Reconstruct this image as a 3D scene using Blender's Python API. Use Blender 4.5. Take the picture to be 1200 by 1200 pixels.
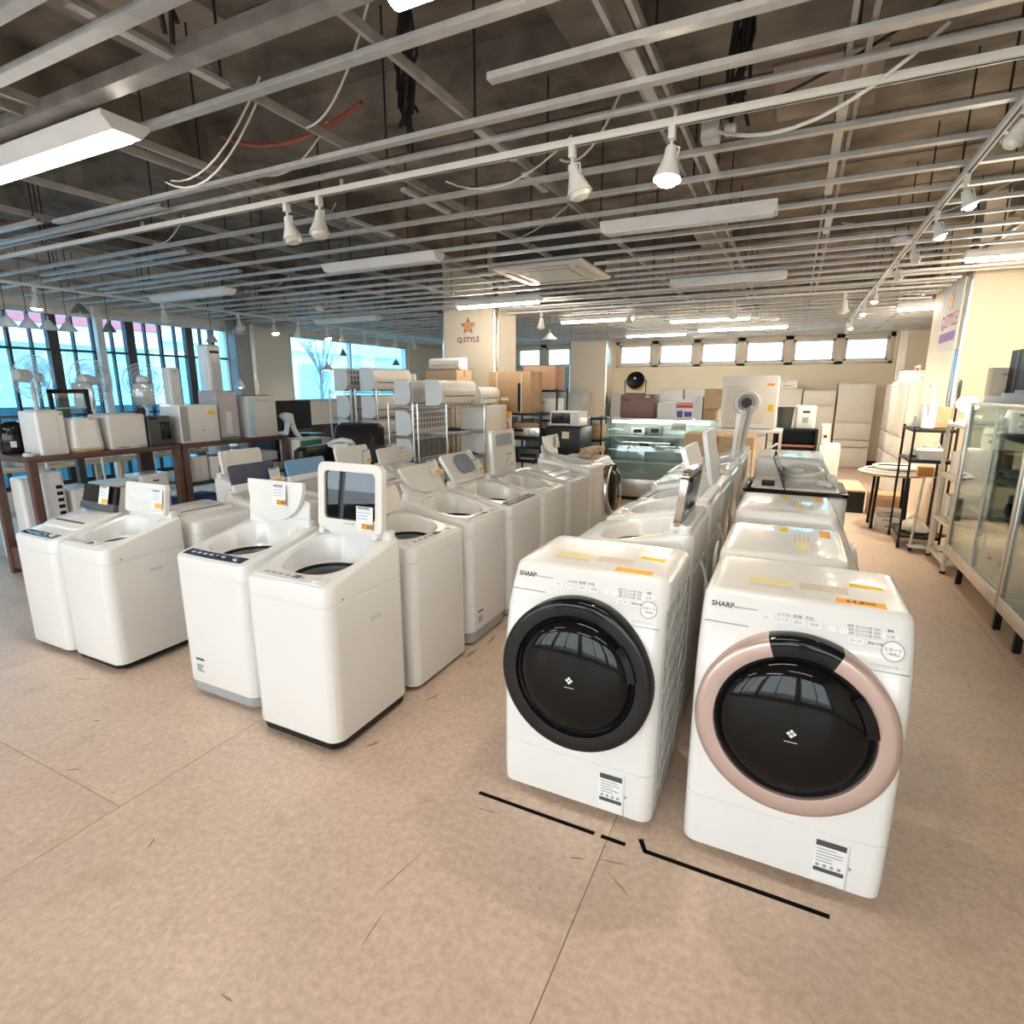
import bpy, bmesh, math, random
from mathutils import Vector, Matrix, Euler
random.seed(7)
for o in list(bpy.data.objects): bpy.data.objects.remove(o)
scene = bpy.context.scene
C = scene.collection
PI = math.pi
R = math.radians
# ------------------------------------------------------------------ camera, sky, exposure
H = 1.58
cam_d = bpy.data.cameras.new('camera'); cam = bpy.data.objects.new('camera', cam_d); C.objects.link(cam)
cam.location = (0, 0, H)
cam.rotation_euler = (R(90 - 12.381), 0, R(26.236))
cam_d.sensor_width = 36.0; cam_d.lens = 36.0 * 656 / 1200
cam_d.clip_start = 0.02; cam_d.clip_end = 200
scene.camera = cam
vs = scene.view_settings
vs.view_transform = 'Standard'; vs.look = 'None'; vs.gamma = 1.0; vs.use_curve_mapping = False
vs.exposure = 1.25
world = bpy.data.worlds.new('sky'); scene.world = world; world.use_nodes = True
bg = world.node_tree.nodes['Background']
bg.inputs['Color'].default_value = (0.79, 0.91, 1.0, 1); bg.inputs['Strength'].default_value = 3.6
LAMP = 20.0        # emission of lit fluorescent tubes

# ------------------------------------------------------------------ materials
MATS = {}
def mat(name, col, rough=0.5, metal=0.0, var=0.04, scale=6.0, bump=0.0, bscale=60.0, emit=0.0, ecol=None, alpha=1.0, coat=0.0, trans=0.0, spec=0.5):
    if name in MATS: return MATS[name]
    m = bpy.data.materials.new(name); m.use_nodes = True
    nt = m.node_tree; b = nt.nodes['Principled BSDF']
    b.inputs['Roughness'].default_value = rough; b.inputs['Metallic'].default_value = metal
    b.inputs['Specular IOR Level'].default_value = spec
    if coat: b.inputs['Coat Weight'].default_value = coat; b.inputs['Coat Roughness'].default_value = 0.04
    tc = nt.nodes.new('ShaderNodeTexCoord')
    nz = nt.nodes.new('ShaderNodeTexNoise'); nz.inputs['Scale'].default_value = scale; nz.inputs['Detail'].default_value = 3
    nt.links.new(tc.outputs['Object'], nz.inputs['Vector'])
    rp = nt.nodes.new('ShaderNodeValToRGB')
    rp.color_ramp.elements[0].position = 0.3; rp.color_ramp.elements[1].position = 0.7
    lo = [max(0, c * (1 - var)) for c in col]; hi = [min(1, c * (1 + var)) for c in col]
    rp.color_ramp.elements[0].color = (*lo, 1); rp.color_ramp.elements[1].color = (*hi, 1)
    nt.links.new(nz.outputs['Fac'], rp.inputs['Fac']); nt.links.new(rp.outputs['Color'], b.inputs['Base Color'])
    if bump:
        n2 = nt.nodes.new('ShaderNodeTexNoise'); n2.inputs['Scale'].default_value = bscale; n2.inputs['Detail'].default_value = 4
        nt.links.new(tc.outputs['Object'], n2.inputs['Vector'])
        bp = nt.nodes.new('ShaderNodeBump'); bp.inputs['Strength'].default_value = bump; bp.inputs['Distance'].default_value = 0.02
        nt.links.new(n2.outputs['Fac'], bp.inputs['Height']); nt.links.new(bp.outputs['Normal'], b.inputs['Normal'])
    if emit:
        b.inputs['Emission Color'].default_value = (*(ecol or col), 1); b.inputs['Emission Strength'].default_value = emit
    if alpha < 1: b.inputs['Alpha'].default_value = alpha
    if trans: b.inputs['Transmission Weight'].default_value = trans
    MATS[name] = m; return m
def glass(name, tint, refl=0.12, rough=0.02):
    """thin pane: tinted see-through with a mirror coat"""
    if name in MATS: return MATS[name]
    m = bpy.data.materials.new(name); m.use_nodes = True; nt = m.node_tree; nt.nodes.clear()
    out = nt.nodes.new('ShaderNodeOutputMaterial'); mx = nt.nodes.new('ShaderNodeMixShader')
    tr = nt.nodes.new('ShaderNodeBsdfTransparent'); gl = nt.nodes.new('ShaderNodeBsdfGlossy')
    nz = nt.nodes.new('ShaderNodeTexNoise'); nz.inputs['Scale'].default_value = 3.0
    rp = nt.nodes.new('ShaderNodeValToRGB')
    rp.color_ramp.elements[0].color = (*[c * .95 for c in tint], 1); rp.color_ramp.elements[1].color = (*tint, 1)
    nt.links.new(nz.outputs['Fac'], rp.inputs['Fac']); nt.links.new(rp.outputs['Color'], tr.inputs['Color'])
    gl.inputs['Roughness'].default_value = rough; gl.inputs['Color'].default_value = (.9, .95, 1, 1)
    lw = nt.nodes.new('ShaderNodeLayerWeight'); lw.inputs['Blend'].default_value = 0.25
    mt = nt.nodes.new('ShaderNodeMath'); mt.operation = 'MULTIPLY_ADD'; mt.inputs[1].default_value = 0.5; mt.inputs[2].default_value = refl
    nt.links.new(lw.outputs['Fresnel'], mt.inputs[0]); mt.use_clamp = True
    nt.links.new(mt.outputs[0], mx.inputs['Fac']); nt.links.new(tr.outputs[0], mx.inputs[1]); nt.links.new(gl.outputs[0], mx.inputs[2])
    nt.links.new(mx.outputs[0], out.inputs['Surface'])
    MATS[name] = m; return m

WHITE = mat('white_enamel', (.80, .79, .775), .22, 0, .015, 3, coat=.3)
WHITE2 = mat('warm_white_plastic', (.76, .735, .69), .32, 0, .02)
COOLW = mat('cool_white_plastic', (.74, .77, .80), .3, 0, .02)
GREYP = mat('grey_plastic', (.34, .35, .36), .45)
LGREY = mat('light_grey_plastic', (.58, .59, .60), .4)
DGREY = mat('dark_grey_plastic', (.07, .075, .08), .4)
BLACK = mat('black_plastic', (.007, .007, .008), .4, spec=.3)
GLOSSB = mat('gloss_black', (.006, .006, .007), .06, spec=.35)
NAVY = mat('navy_plastic', (.03, .05, .10), .25)
STEEL = mat('stainless_steel', (.62, .62, .61), .28, 1.0, .04)
CHROME = mat('chrome_wire', (.72, .73, .74), .22, 1.0, .03)
GALV = mat('galvanised_steel', (.62, .62, .62), .45, .55, .10, 12)
GALVD = mat('dull_galvanised_steel', (.42, .41, .40), .5, .5, .2, 9)
ALU = mat('brushed_aluminium', (.66, .63, .57), .36, .85, .05)
WOOD = mat('brown_wood', (.105, .050, .038), .45, 0, .25, 14, bump=.05)
WOODL = mat('pale_wood', (.62, .45, .28), .5, 0, .12, 12)
CARD = mat('cardboard', (.46, .30, .165), .8, 0, .07, 8, bump=.08)
CARDL = mat('light_cardboard', (.60, .42, .25), .8, 0, .07, 8)
PAPER = mat('white_paper', (.82, .82, .80), .8, 0, .02)
INK = mat('dark_ink', (.05, .05, .055), .7)
INKG = mat('grey_ink', (.32, .33, .35), .7)
INKB = mat('blue_ink', (.28, .42, .72), .7)
YEL = mat('yellow_sticker', (.85, .62, .03), .6)
ORA = mat('orange_sticker', (.92, .46, .06), .6)
REDI = mat('red_ink', (.70, .06, .06), .6)
PURP = mat('purple_ink', (.25, .04, .20), .6)
ROSE = mat('rose_gold', (.56, .42, .375), .3, .55, .03)
CABLE = mat('white_cable', (.66, .64, .60), .5)
CABLEB = mat('black_cable', (.02, .02, .02), .5)
TUB = mat('tub_steel', (.33, .33, .34), .3, .9, .1)
LEATH = mat('black_leather', (.014, .013, .013), .38, 0, .2, 20, bump=.2)
CREAM = mat('cream_wall_paint', (.80, .70, .53), .75, 0, .03, 2, bump=.03, bscale=120)
WALLW = mat('white_wall_panel', (.72, .70, .66), .65, 0, .02, 2)
COLP = mat('column_cladding', (.78, .68, .54), .6, 0, .02, 1.5)
BLUEG = mat('blue_translucent_plastic', (.16, .36, .60), .18)
VENT = mat('fan_filter_grey', (.16, .16, .17), .5, 0, .3, 40)
GLASSC = glass('clear_glass', (.86, .92, .90), .07)
GLASSF = glass('front_glass', (.95, .94, .92), .04)
GLASSW = glass('window_glass', (.60, .90, 1.0), .03)
GLASSD = glass('smoked_glass', (.16, .17, .18), .05)
GLASSP = glass('clear_plastic', (.93, .94, .95), .12, .12)
LIT = mat('lit_tube', (1, .95, .86), .5, emit=LAMP, ecol=(1, .91, .79))
LITB = mat('lit_back_tube', (1, .94, .84), .5, emit=46, ecol=(1, .87, .70))
LITADD = mat('added_glow_tube', (1, .95, .86), .5, emit=30, ecol=(1, .90, .76))  # glow added to switched-off rear fixtures, to brighten the back wall
LITSP = mat('lit_bulb', (1, .9, .75), .5, emit=60, ecol=(1, .86, .64))
LITCOOL = mat('lit_cool_bulb', (.9, .97, 1), .5, emit=50, ecol=(.78, .93, 1))

# ------------------------------------------------------------------ mesh helpers
class MB:
    def __init__(s): s.v = []; s.f = []
    def add(s, vs, fs):
        n = len(s.v); s.v += [tuple(v) for v in vs]; s.f += [tuple(i + n for i in f) for f in fs]; return s
    def box(s, x0, x1, y0, y1, z0, z1, ch=0.0, M=None):
        if ch <= 0:
            vs = [(x, y, z) for z in (z0, z1) for y in (y0, y1) for x in (x0, x1)]
            fs = [(0, 2, 3, 1), (4, 5, 7, 6), (0, 1, 5, 4), (2, 6, 7, 3), (0, 4, 6, 2), (1, 3, 7, 5)]
        else:
            bm = bmesh.new(); bmesh.ops.create_cube(bm, size=1)
            for v in bm.verts: v.co = Vector(((x0 + x1) / 2 + v.co.x * (x1 - x0), (y0 + y1) / 2 + v.co.y * (y1 - y0), (z0 + z1) / 2 + v.co.z * (z1 - z0)))
            ch = min(ch, .49 * min(x1 - x0, y1 - y0, z1 - z0))
            bmesh.ops.bevel(bm, geom=bm.edges[:], offset=ch, segments=2, affect='EDGES', profile=.5)
            bm.verts.index_update(); vs = [v.co.copy() for v in bm.verts]; fs = [[v.index for v in f.verts] for f in bm.faces]; bm.free()
        if M is not None: vs = [M @ Vector(v) for v in vs]
        return s.add(vs, fs)
    def cyl(s, a, b, r, n=10, r2=None, cap=True):
        a = Vector(a); b = Vector(b); r2 = r if r2 is None else r2
        d = (b - a).normalized(); u = d.orthogonal().normalized(); w = d.cross(u)
        vs = []
        for p, rr in ((a, r), (b, r2)):
            for i in range(n):
                t = 2 * PI * i / n; vs.append(p + (u * math.cos(t) + w * math.sin(t)) * rr)
        fs = [(i, (i + 1) % n, n + (i + 1) % n, n + i) for i in range(n)]
        if cap: fs += [tuple(range(n - 1, -1, -1)), tuple(range(n, 2 * n))]
        return s.add(vs, fs)
    def tube(s, pts, r, n=6, closed=False):
        pts = [Vector(p) for p in pts]; m = len(pts); vs = []; up = None
        for i, p in enumerate(pts):
            if closed: d = (pts[(i + 1) % m] - pts[i - 1]).normalized()
            else: d = (pts[min(i + 1, m - 1)] - pts[max(i - 1, 0)]).normalized()
            if up is None: up = d.orthogonal().normalized()
            u = (up - d * up.dot(d)); u = u.normalized() if u.length > 1e-6 else d.orthogonal().normalized(); up = u; w = d.cross(u)
            for k in range(n):
                t = 2 * PI * k / n; vs.append(p + (u * math.cos(t) + w * math.sin(t)) * r)
        fs = []
        for i in range(m if closed else m - 1):
            j = (i + 1) % m
            for k in range(n): fs.append((i * n + k, i * n + (k + 1) % n, j * n + (k + 1) % n, j * n + k))
        if not closed: fs += [tuple(range(n - 1, -1, -1)), tuple((m - 1) * n + k for k in range(n))]
        return s.add(vs, fs)
    def loft(s, loops, cap0=True, cap1=True):
        n = len(loops[0]); vs = [p for l in loops for p in l]; fs = []
        for i in range(len(loops) - 1):
            for k in range(n): fs.append((i * n + k, i * n + (k + 1) % n, (i + 1) * n + (k + 1) % n, (i + 1) * n + k))
        if cap0: fs.append(tuple(range(n - 1, -1, -1)))
        if cap1: fs.append(tuple((len(loops) - 1) * n + k for k in range(n)))
        return s.add(vs, fs)
    def lathe(s, prof, n=24, M=None):
        """prof: (r, z) pairs, axis Z"""
        loops = [[(r * math.cos(2 * PI * k / n), r * math.sin(2 * PI * k / n), z) for k in range(n)] for r, z in prof]
        if M is not None: loops = [[M @ Vector(p) for p in l] for l in loops]
        return s.loft(loops)
    def prism(s, poly, a0, a1, axis='y'):
        """poly of 2-D points extruded along an axis; x: (y,z); y: (x,z); z: (x,y)"""
        def m(p, a): return (a, p[0], p[1]) if axis == 'x' else ((p[0], a, p[1]) if axis == 'y' else (p[0], p[1], a))
        return s.loft([[m(p, a0) for p in poly], [m(p, a1) for p in poly]])
    def xf(s, M):
        s.v = [tuple(M @ Vector(v)) for v in s.v]; return s
    def build(s, name, material, parent=None, smooth=35, kind=None, label=None):
        me = bpy.data.meshes.new(name); me.from_pydata(s.v, [], s.f)
        bm = bmesh.new(); bm.from_mesh(me); bmesh.ops.recalc_face_normals(bm, faces=bm.faces[:]); bm.to_mesh(me); bm.free()
        if smooth:
            me.shade_smooth(); me.set_sharp_from_angle(angle=R(smooth))
        me.materials.append(material)
        o = bpy.data.objects.new(name, me); C.objects.link(o)
        if parent is not None: o.parent = parent
        if kind: o['kind'] = kind
        if label: o['label'] = label
        return o
def tag(o, label, cat, group=None, kind=None):
    o['label'] = label
    if cat: o['category'] = cat
    if group: o['group'] = group
    if kind: o['kind'] = kind
    return o
def thing(name, label, cat, loc=(0, 0, 0), rz=0.0, group=None):
    o = bpy.data.objects.new(name, None); C.objects.link(o); o.empty_display_size = .1
    o.location = loc; o.rotation_euler = (0, 0, R(rz)); return tag(o, label, cat, group)
def struct(name, mb, m, parent=None, smooth=35):
    o = mb.build(name, m, parent, smooth)
    if parent is None: o['kind'] = 'structure'
    return o
def copy_tree(o, parent=None):
    c = o.copy(); C.objects.link(c); c.parent = parent
    for ch in list(o.children): copy_tree(ch, c)
    return c
def bx(name, m, parent, x0, x1, y0, y1, z0, z1, ch=0.0, **k): return MB().box(x0, x1, y0, y1, z0, z1, ch).build(name, m, parent, **k)
def share(name, me, parent, loc=(0, 0, 0), rot=(0, 0, 0)):
    o = bpy.data.objects.new(name, me); C.objects.link(o); o.parent = parent; o.location = loc; o.rotation_euler = rot; return o
def text(name, s, size, m, parent, M, depth=.0006, bold=False, align='CENTER', kind=None):
    """lettering as mesh: local x right, y up, z out, placed with matrix M"""
    cu = bpy.data.curves.new(name, 'FONT'); cu.body = s; cu.size = size; cu.align_x = align; cu.align_y = 'CENTER'; cu.extrude = depth; cu.resolution_u = 2
    if bold: cu.offset = size * .02
    t = bpy.data.objects.new('tmp', cu); C.objects.link(t)
    dg = bpy.context.evaluated_depsgraph_get(); me = bpy.data.meshes.new_from_object(t.evaluated_get(dg))
    bpy.data.objects.remove(t); bpy.data.curves.remove(cu)
    me.transform(M); me.materials.clear(); me.materials.append(m); me.name = name
    o = bpy.data.objects.new(name, me); C.objects.link(o); o.parent = parent
    return o
FRONT = Matrix(((1, 0, 0, 0), (0, 0, -1, 0), (0, 1, 0, 0), (0, 0, 0, 1)))    # lettering on a face that looks to -Y
def fr(x, y, z): return Matrix.Translation((x, y, z)) @ FRONT
def rr(w, d, r, z, N=64, cx=0, cy=0, bow=0.0):
    """rounded rectangle loop; z number or function of (x, y)"""
    pts = []; q = N // 4
    for k, (sx, sy) in enumerate(((1, 1), (-1, 1), (-1, -1), (1, -1))):
        for i in range(q):
            t = PI / 2 * k + PI / 2 * i / (q - 1)
            x = sx * (w / 2 - r) + r * math.cos(t); y = sy * (d / 2 - r) + r * math.sin(t)
            if bow and y < 0: y -= bow * max(0, 1 - (2 * x / w) ** 2)
            pts.append((cx + x, cy + y, z(x, y) if callable(z) else z))
    return pts
def ell(rx, ry, z, N=64, cx=0, cy=0, e=1.0):
    pts = []; q = N // 4
    for k in range(4):
        for i in range(q):
            t = PI / 2 * k + PI / 2 * i / (q - 1) * .995
            c, s_ = math.cos(t), math.sin(t)
            x = rx * math.copysign(abs(c) ** e, c); y = ry * math.copysign(abs(s_) ** e, s_)
            pts.append((cx + x, cy + y, z(x, y) if callable(z) else z))
    return pts
def rpoly(w, h, r, n=5, cx=0, cy=0):
    p = []
    for k, (sx, sy) in enumerate(((1, 1), (-1, 1), (-1, -1), (1, -1))):
        for i in range(n):
            t = PI / 2 * k + PI / 2 * i / (n - 1)
            p.append((cx + sx * (w / 2 - r) + r * math.cos(t), cy + sy * (h / 2 - r) + r * math.sin(t)))
    return p
# ------------------------------------------------------------------ room shell
XL, XR, YB, YF, ZS = -9.0, 2.35, 13.9, -3.6, 3.5
def floor_mat(name, base, seed):
    m = bpy.data.materials.new(name); m.use_nodes = True; nt = m.node_tree; b = nt.nodes['Principled BSDF']; L = nt.links.new
    tc = nt.nodes.new('ShaderNodeTexCoord'); mp = nt.nodes.new('ShaderNodeMapping'); mp.inputs['Location'].default_value = (seed * .01, 0, 0)
    L(tc.outputs['Object'], mp.inputs['Vector'])
    def noise(sc, det, rough=.6):
        n = nt.nodes.new('ShaderNodeTexNoise'); n.inputs['Scale'].default_value = sc; n.inputs['Detail'].default_value = det; n.inputs['Roughness'].default_value = rough
        L(mp.outputs['Vector'], n.inputs['Vector']); return n
    def ramp(src, p0, p1, c0, c1):
        r = nt.nodes.new('ShaderNodeValToRGB'); r.color_ramp.elements[0].position = p0; r.color_ramp.elements[1].position = p1
        r.color_ramp.elements[0].color = (*c0, 1); r.color_ramp.elements[1].color = (*c1, 1); L(src, r.inputs['Fac']); return r
    def mix(f, a, b2, mode='MIX'):
        x = nt.nodes.new('ShaderNodeMix'); x.data_type = 'RGBA'; x.blend_type = mode
        if isinstance(f, float): x.inputs['Factor'].default_value = f
        else: L(f, x.inputs['Factor'])
        L(a, x.inputs[6]); L(b2, x.inputs[7]); return x.outputs[2]
    base_r = ramp(noise(2.2, 5).outputs['Fac'], .3, .72, [c * .90 for c in base], [min(1, c * 1.05) for c in base])
    fine = ramp(noise(38, 5, .7).outputs['Fac'], .33, .64, (.76, .72, .67), (1, 1, 1))
    col = mix(1.0, base_r.outputs['Color'], fine.outputs['Color'], 'MULTIPLY')
    st = ramp(noise(5.5, 8, .72).outputs['Fac'],   .55, .72, (0, 0, 0), (1, 1, 1))     # worn brown stains
    dirt = nt.nodes.new('ShaderNodeRGB'); dirt.outputs[0].default_value = (base[0] * .62, base[1] * .56, base[2] * .48, 1)
    sf = nt.nodes.new('ShaderNodeMath'); sf.operation = 'MULTIPLY'; sf.inputs[1].default_value = .75; L(st.outputs['Color'], sf.inputs[0])
    col = mix(sf.outputs[0], col, dirt.outputs[0])
    vo = nt.nodes.new('ShaderNodeTexVoronoi'); vo.inputs['Scale'].default_value = 9; L(mp.outputs['Vector'], vo.inputs['Vector'])
    sp = ramp(vo.outputs['Distance'], .025, .05, (1, 1, 1), (0, 0, 0))                # dark specks
    nm = ramp(noise(6, 2).outputs['Fac'], .52, .6, (0, 0, 0), (.7, .7, .7)); 
    sm = nt.nodes.new('ShaderNodeMath'); sm.operation = 'MULTIPLY'; L(sp.outputs['Color'], sm.inputs[0]); L(nm.outputs['Color'], sm.inputs[1])
    dk = nt.nodes.new('ShaderNodeRGB'); dk.outputs[0].default_value = (.10, .06, .035, 1)
    col = mix(sm.outputs[0], col, dk.outputs[0])
    L(col, b.inputs['Base Color'])
    rr_ = ramp(noise(4, 6, .7).outputs['Fac'], .3, .7, (.30, .30, .30), (.52, .52, .52)); L(rr_.outputs['Color'], b.inputs['Roughness'])
    bp = nt.nodes.new('ShaderNodeBump'); bp.inputs['Strength'].default_value = .12; bp.inputs['Distance'].default_value = .01
    L(noise(30, 4).outputs['Fac'], bp.inputs['Height']); L(bp.outputs['Normal'], b.inputs['Normal'])
    return m
FM = [floor_mat('vinyl_floor_%d' % i, c, i * 37) for i, c in enumerate(((.70, .54, .43), (.72, .56, .45), (.69, .53, .42)))]
fl = struct('floor', MB().box(XL, XR, YF, YB, -.12, -.004), mat('floor_screed', (.30, .21, .14), .8))
seams = [-9.0, -7.41, -5.67, -3.93, -2.19, -.45, 1.29, 2.35]
cross = {0: [2.2], 1: [4.9], 2: [-.6, 8], 3: [1.01, 9.4], 4: [5.3], 5: [7.2], 6: [3.9]}
for i in range(7):
    ys = [YF] + cross[i] + [YB]
    for k in range(len(ys) - 1):
        bx('floor_sheet', FM[(i + k) % 3], fl, seams[i] + .0015, seams[i + 1] - .0015, ys[k] + .0015, ys[k + 1] - .0015, -.003, 0)

def slab_mat():
    m = mat('raw_concrete_slab', (.20, .17, .145), .9, 0, .5, 2.6, bump=.9, bscale=7)
    return m
SLAB = slab_mat()
ceil = struct('ceiling', MB().box(XL - .3, XR + .3, YF - .3, YB + .3, ZS, ZS + .15), SLAB)
SLAB2 = mat('pale_slab_patch', (.36, .30, .26), .9, 0, .25, 2, bump=.3, bscale=14)
for (x0, x1, y0, y1) in ((-1.15, -.75, 1.9, 3.0), (-1.0, -.6, 3.02, 3.7), (-3.6, -2.9, 1.6, 2.6), (-.3, .3, 4.2, 5.0), (.3, .9, 2.0, 3.1), (-6.2, -5.2, 3.8, 4.6)):
    bx('plaster_patch', SLAB2, ceil, x0, x1, y0, y1, ZS - .012, ZS + .01)
for x in (-7.6, -4.3, -1.0, 1.9):
    bx('slab_beam', SLAB, ceil, x - .16, x + .16, YF, YB, ZS - .26, ZS + .02)
for y in (3.4, 7.9, 12.2):
    bx('slab_beam', SLAB, ceil, XL, XR, y - .18, y + .18, ZS - .22, ZS + .02)
JT = mat('slab_joint', (.12, .10, .09), .9)
for y in [0.6 + .92 * k for k in range(15)]:
    bx('slab_joint', JT, ceil, XL, XR, y - .012, y + .012, ZS - .006, ZS + .01)

# ---- steel rails of the removed suspended ceiling
ZR = 2.72
def channel(L, w=.045, h=.024):
    t = .004
    return MB().prism([(-w / 2, -h / 2), (w / 2, -h / 2), (w / 2, h / 2), (w / 2 - .01, h / 2), (w / 2 - .01, h / 2 - t), (w / 2 - t, h / 2 - t), (w / 2 - t, -h / 2 + t), (-w / 2 + t, -h / 2 + t), (-w / 2 + t, h / 2 - t), (-w / 2 + .01, h / 2 - t), (-w / 2 + .01, h / 2), (-w / 2, h / 2)], 0, L, 'x')
rails = [(-2.8, 'n'), (-2.4, 'n'), (-2.0, 'n'), (-1.6, 'n'), (-1.2, 'n'), (-.8, 'n'), (-.4, 'n'), (0, 'n'), (.4, 'n'), (.78, 'n'), (1.12, 'n'), (1.30, 'w'), (1.56, 'd'), (1.80, 'n'), (2.41, 'n'), (2.60, 't'), (3.16, 'n'), (3.54, 'n'), (3.92, 'n'), (4.30, 'n'), (4.64, 'n')]
y = 5.0
while y < 13.8: rails.append((y, random.choice('nntwn'))); y += random.choice((.33, .36, .38, .2))
for y, k in rails:
    w = {'n': .042, 't': .026, 'w': .05, 'd': .075}[k]
    segs = [(XL + .1, XR - .05)]
    if 2.3 < y < 2.5: segs = [(-4.75, XR - .05)]
    cuts = []
    if 7.5 < y < 8.35: cuts.append((-5.02, -3.95))
    if 7.5 < y < 9.12: cuts.append((1.44, XR))
    if 5.06 < y < 6.1: cuts.append((-2.80, -1.78))
    for a, b in cuts:
        ns = []
        for p, q in segs:
            if a > p: ns.append((p, min(a, q)))
            if b < q: ns.append((max(b, p), q))
        segs = [s_ for s_ in ns if s_[1] - s_[0] > .1]
    for x0, x1 in segs:
        ro = channel(x1 - x0, w, .022 if k != 'd' else .05).build('rail', GALV if k != 'd' else GALVD, ceil, 30); ro.location = (x0, y, ZR + random.uniform(-.004, .006) + (.03 if k == 'd' else 0))
for (x0, x1, y, z) in ((-1.14, .9, 2.12, ZR), (-7.5, -3.72, 2.52, ZR), (-8, -4.8, 2.34, ZR), (-7, -4.7, 3.35, ZR - .005), (-7.4, -5.0, 4.1, ZR)):
    ro = channel(x1 - x0, .045).build('rail', GALV, ceil, 30); ro.location = (x0, y, z)
for x in (-8.2, -7.4, -6.55, -5.7, -4.85, -4.05, -3.12, -2.98, -2.11, -1.41, -.66, -.57, .06, .12, .75, 1.35, 1.95):
    y0 = YF + .1; y1 = YB - .1
    if 1.45 < x < 2.4: y1 = 7.5
    if -4.9 < x < -3.8: y1 = 7.5
    for a, b in (((y0, 5.08), (6.08, y1)) if -2.8 < x < -1.78 else ((y0, y1),)): bx('carrier', GALVD, ceil, x - .009, x + .009, a, b, ZR + .02, ZR + .058)
# joist stubs and lighter cross pieces lying on the carriers
for (x, y0, y1) in ((-2.11, 1.2, 1.75), (-1.41, 2.5, 2.9), (-.63, 2.2, 2.6), (-2.2, 3.0, 3.5), (-1.45, 3.1, 3.4), (-.5, 3.2, 3.6), (-2.9, 3.3, 3.8), (.07, 3.0, 4.2), (.1, 4.6, 5.2)):
    bx('rail_bracket', GALV, ceil, x - .02, x + .02, y0, y1, ZR + .012, ZR + .03)
rod = MB().cyl((0, 0, ZR + .03), (0, 0, ZS), .0055, 6).build('hanger_rod', CABLEB, ceil)
first = True
for ix, x in enumerate((-8.2, -7.4, -6.55, -5.7, -4.85, -4.05, -3.12, -2.11, -1.41, -.66, .06, .75, 1.35)):
    for k in range(13):
        y = .55 + k * .92 + (.3 if ix % 2 else 0) + random.uniform(-.1, .1)
        if 7.4 < y < 9.2 and (x < -3.7 and x > -4.9): continue
        o = rod if first else share('hanger_rod', rod.data, ceil)
        o.location = (x + .02, y, 0); first = False
def sag(a, b, d, n=9):
    a = Vector(a); b = Vector(b); return [a.lerp(b, i / n) + Vector((0, 0, -d * 4 * (i / n) * (1 - i / n))) for i in range(n + 1)]
for a, b, d, r, m in (((-3.3, 2.3, 2.74), (-2.2, 2.0, 2.9), .12, .005, CABLE), ((-3.35, 2.3, 2.74), (-2.25, 2.05, 2.88), .16, .005, CABLE), ((-2.1, 2.15, 2.74), (-1.5, 1.9, 2.98), .1, .005, CABLE), ((-2.9, 2.6, 2.8), (-2.25, 2.45, 2.9), .08, .005, CABLE),
        ((-.47, 3.0, 2.75), (.35, 2.6, 2.78), .14, .008, CABLE), ((-.4, 3.0, 2.78), (.5, 2.4, 2.86), .05, .006, CABLEB), ((-1.9, 3.0, 2.74), (-1.1, 2.9, 2.8), .12, .005, CABLE), ((-1.2, 3.0, 2.74), (-.8, 2.7, 2.85), .1, .006, CABLE),
        ((-3.1, 2.5, 3.0), (-1.9, 2.3, 2.86), .1, .012, mat('red_conduit', (.28, .07, .04), .6)), ((-1.2, 2.2, 3.2), (.4, 2.9, 3.3), .15, .006, CABLE), ((-3.7, 3.6, 2.8), (-3.0, 3.3, 2.85), .08, .005, CABLE), ((-5, 3.2, 2.8), (-4.2, 3.0, 2.85), .1, .005, CABLE),
        ((-2.6, 4.5, 2.8), (-1.6, 4.2, 2.9), .1, .006, CABLE), ((.2, 5.2, 2.8), (1.2, 4.8, 2.9), .12, .006, CABLE), ((-6.3, 5.2, 2.8), (-5.2, 5.0, 2.9), .1, .006, CABLE)):
    MB().tube(sag(a, b, d), r, 5).build('ceiling_cable', m, ceil)
for x, y in ((-1.88, 2.62), (-2.0, 1.45), (-.35, 3.05)):
    mb = MB()
    for q in range(14): mb.tube([(x + random.uniform(-.05, .05), y + random.uniform(-.04, .04), 2.74 + .025 * q), (x + random.uniform(-.06, .06), y + random.uniform(-.03, .03), 2.86 + .03 * q), (x + random.uniform(-.02, .02), y, 3.5)], .009, 5)
    mb.build('cable_bundle', CABLEB, ceil)
jb = MB().box(-.5, -.42, 2.98, 3.06, 2.70, 2.78, .006).box(-.40, -.35, 3.0, 3.05, 2.72, 2.76, .004); jb.build('junction_box', LGREY, ceil)

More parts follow.
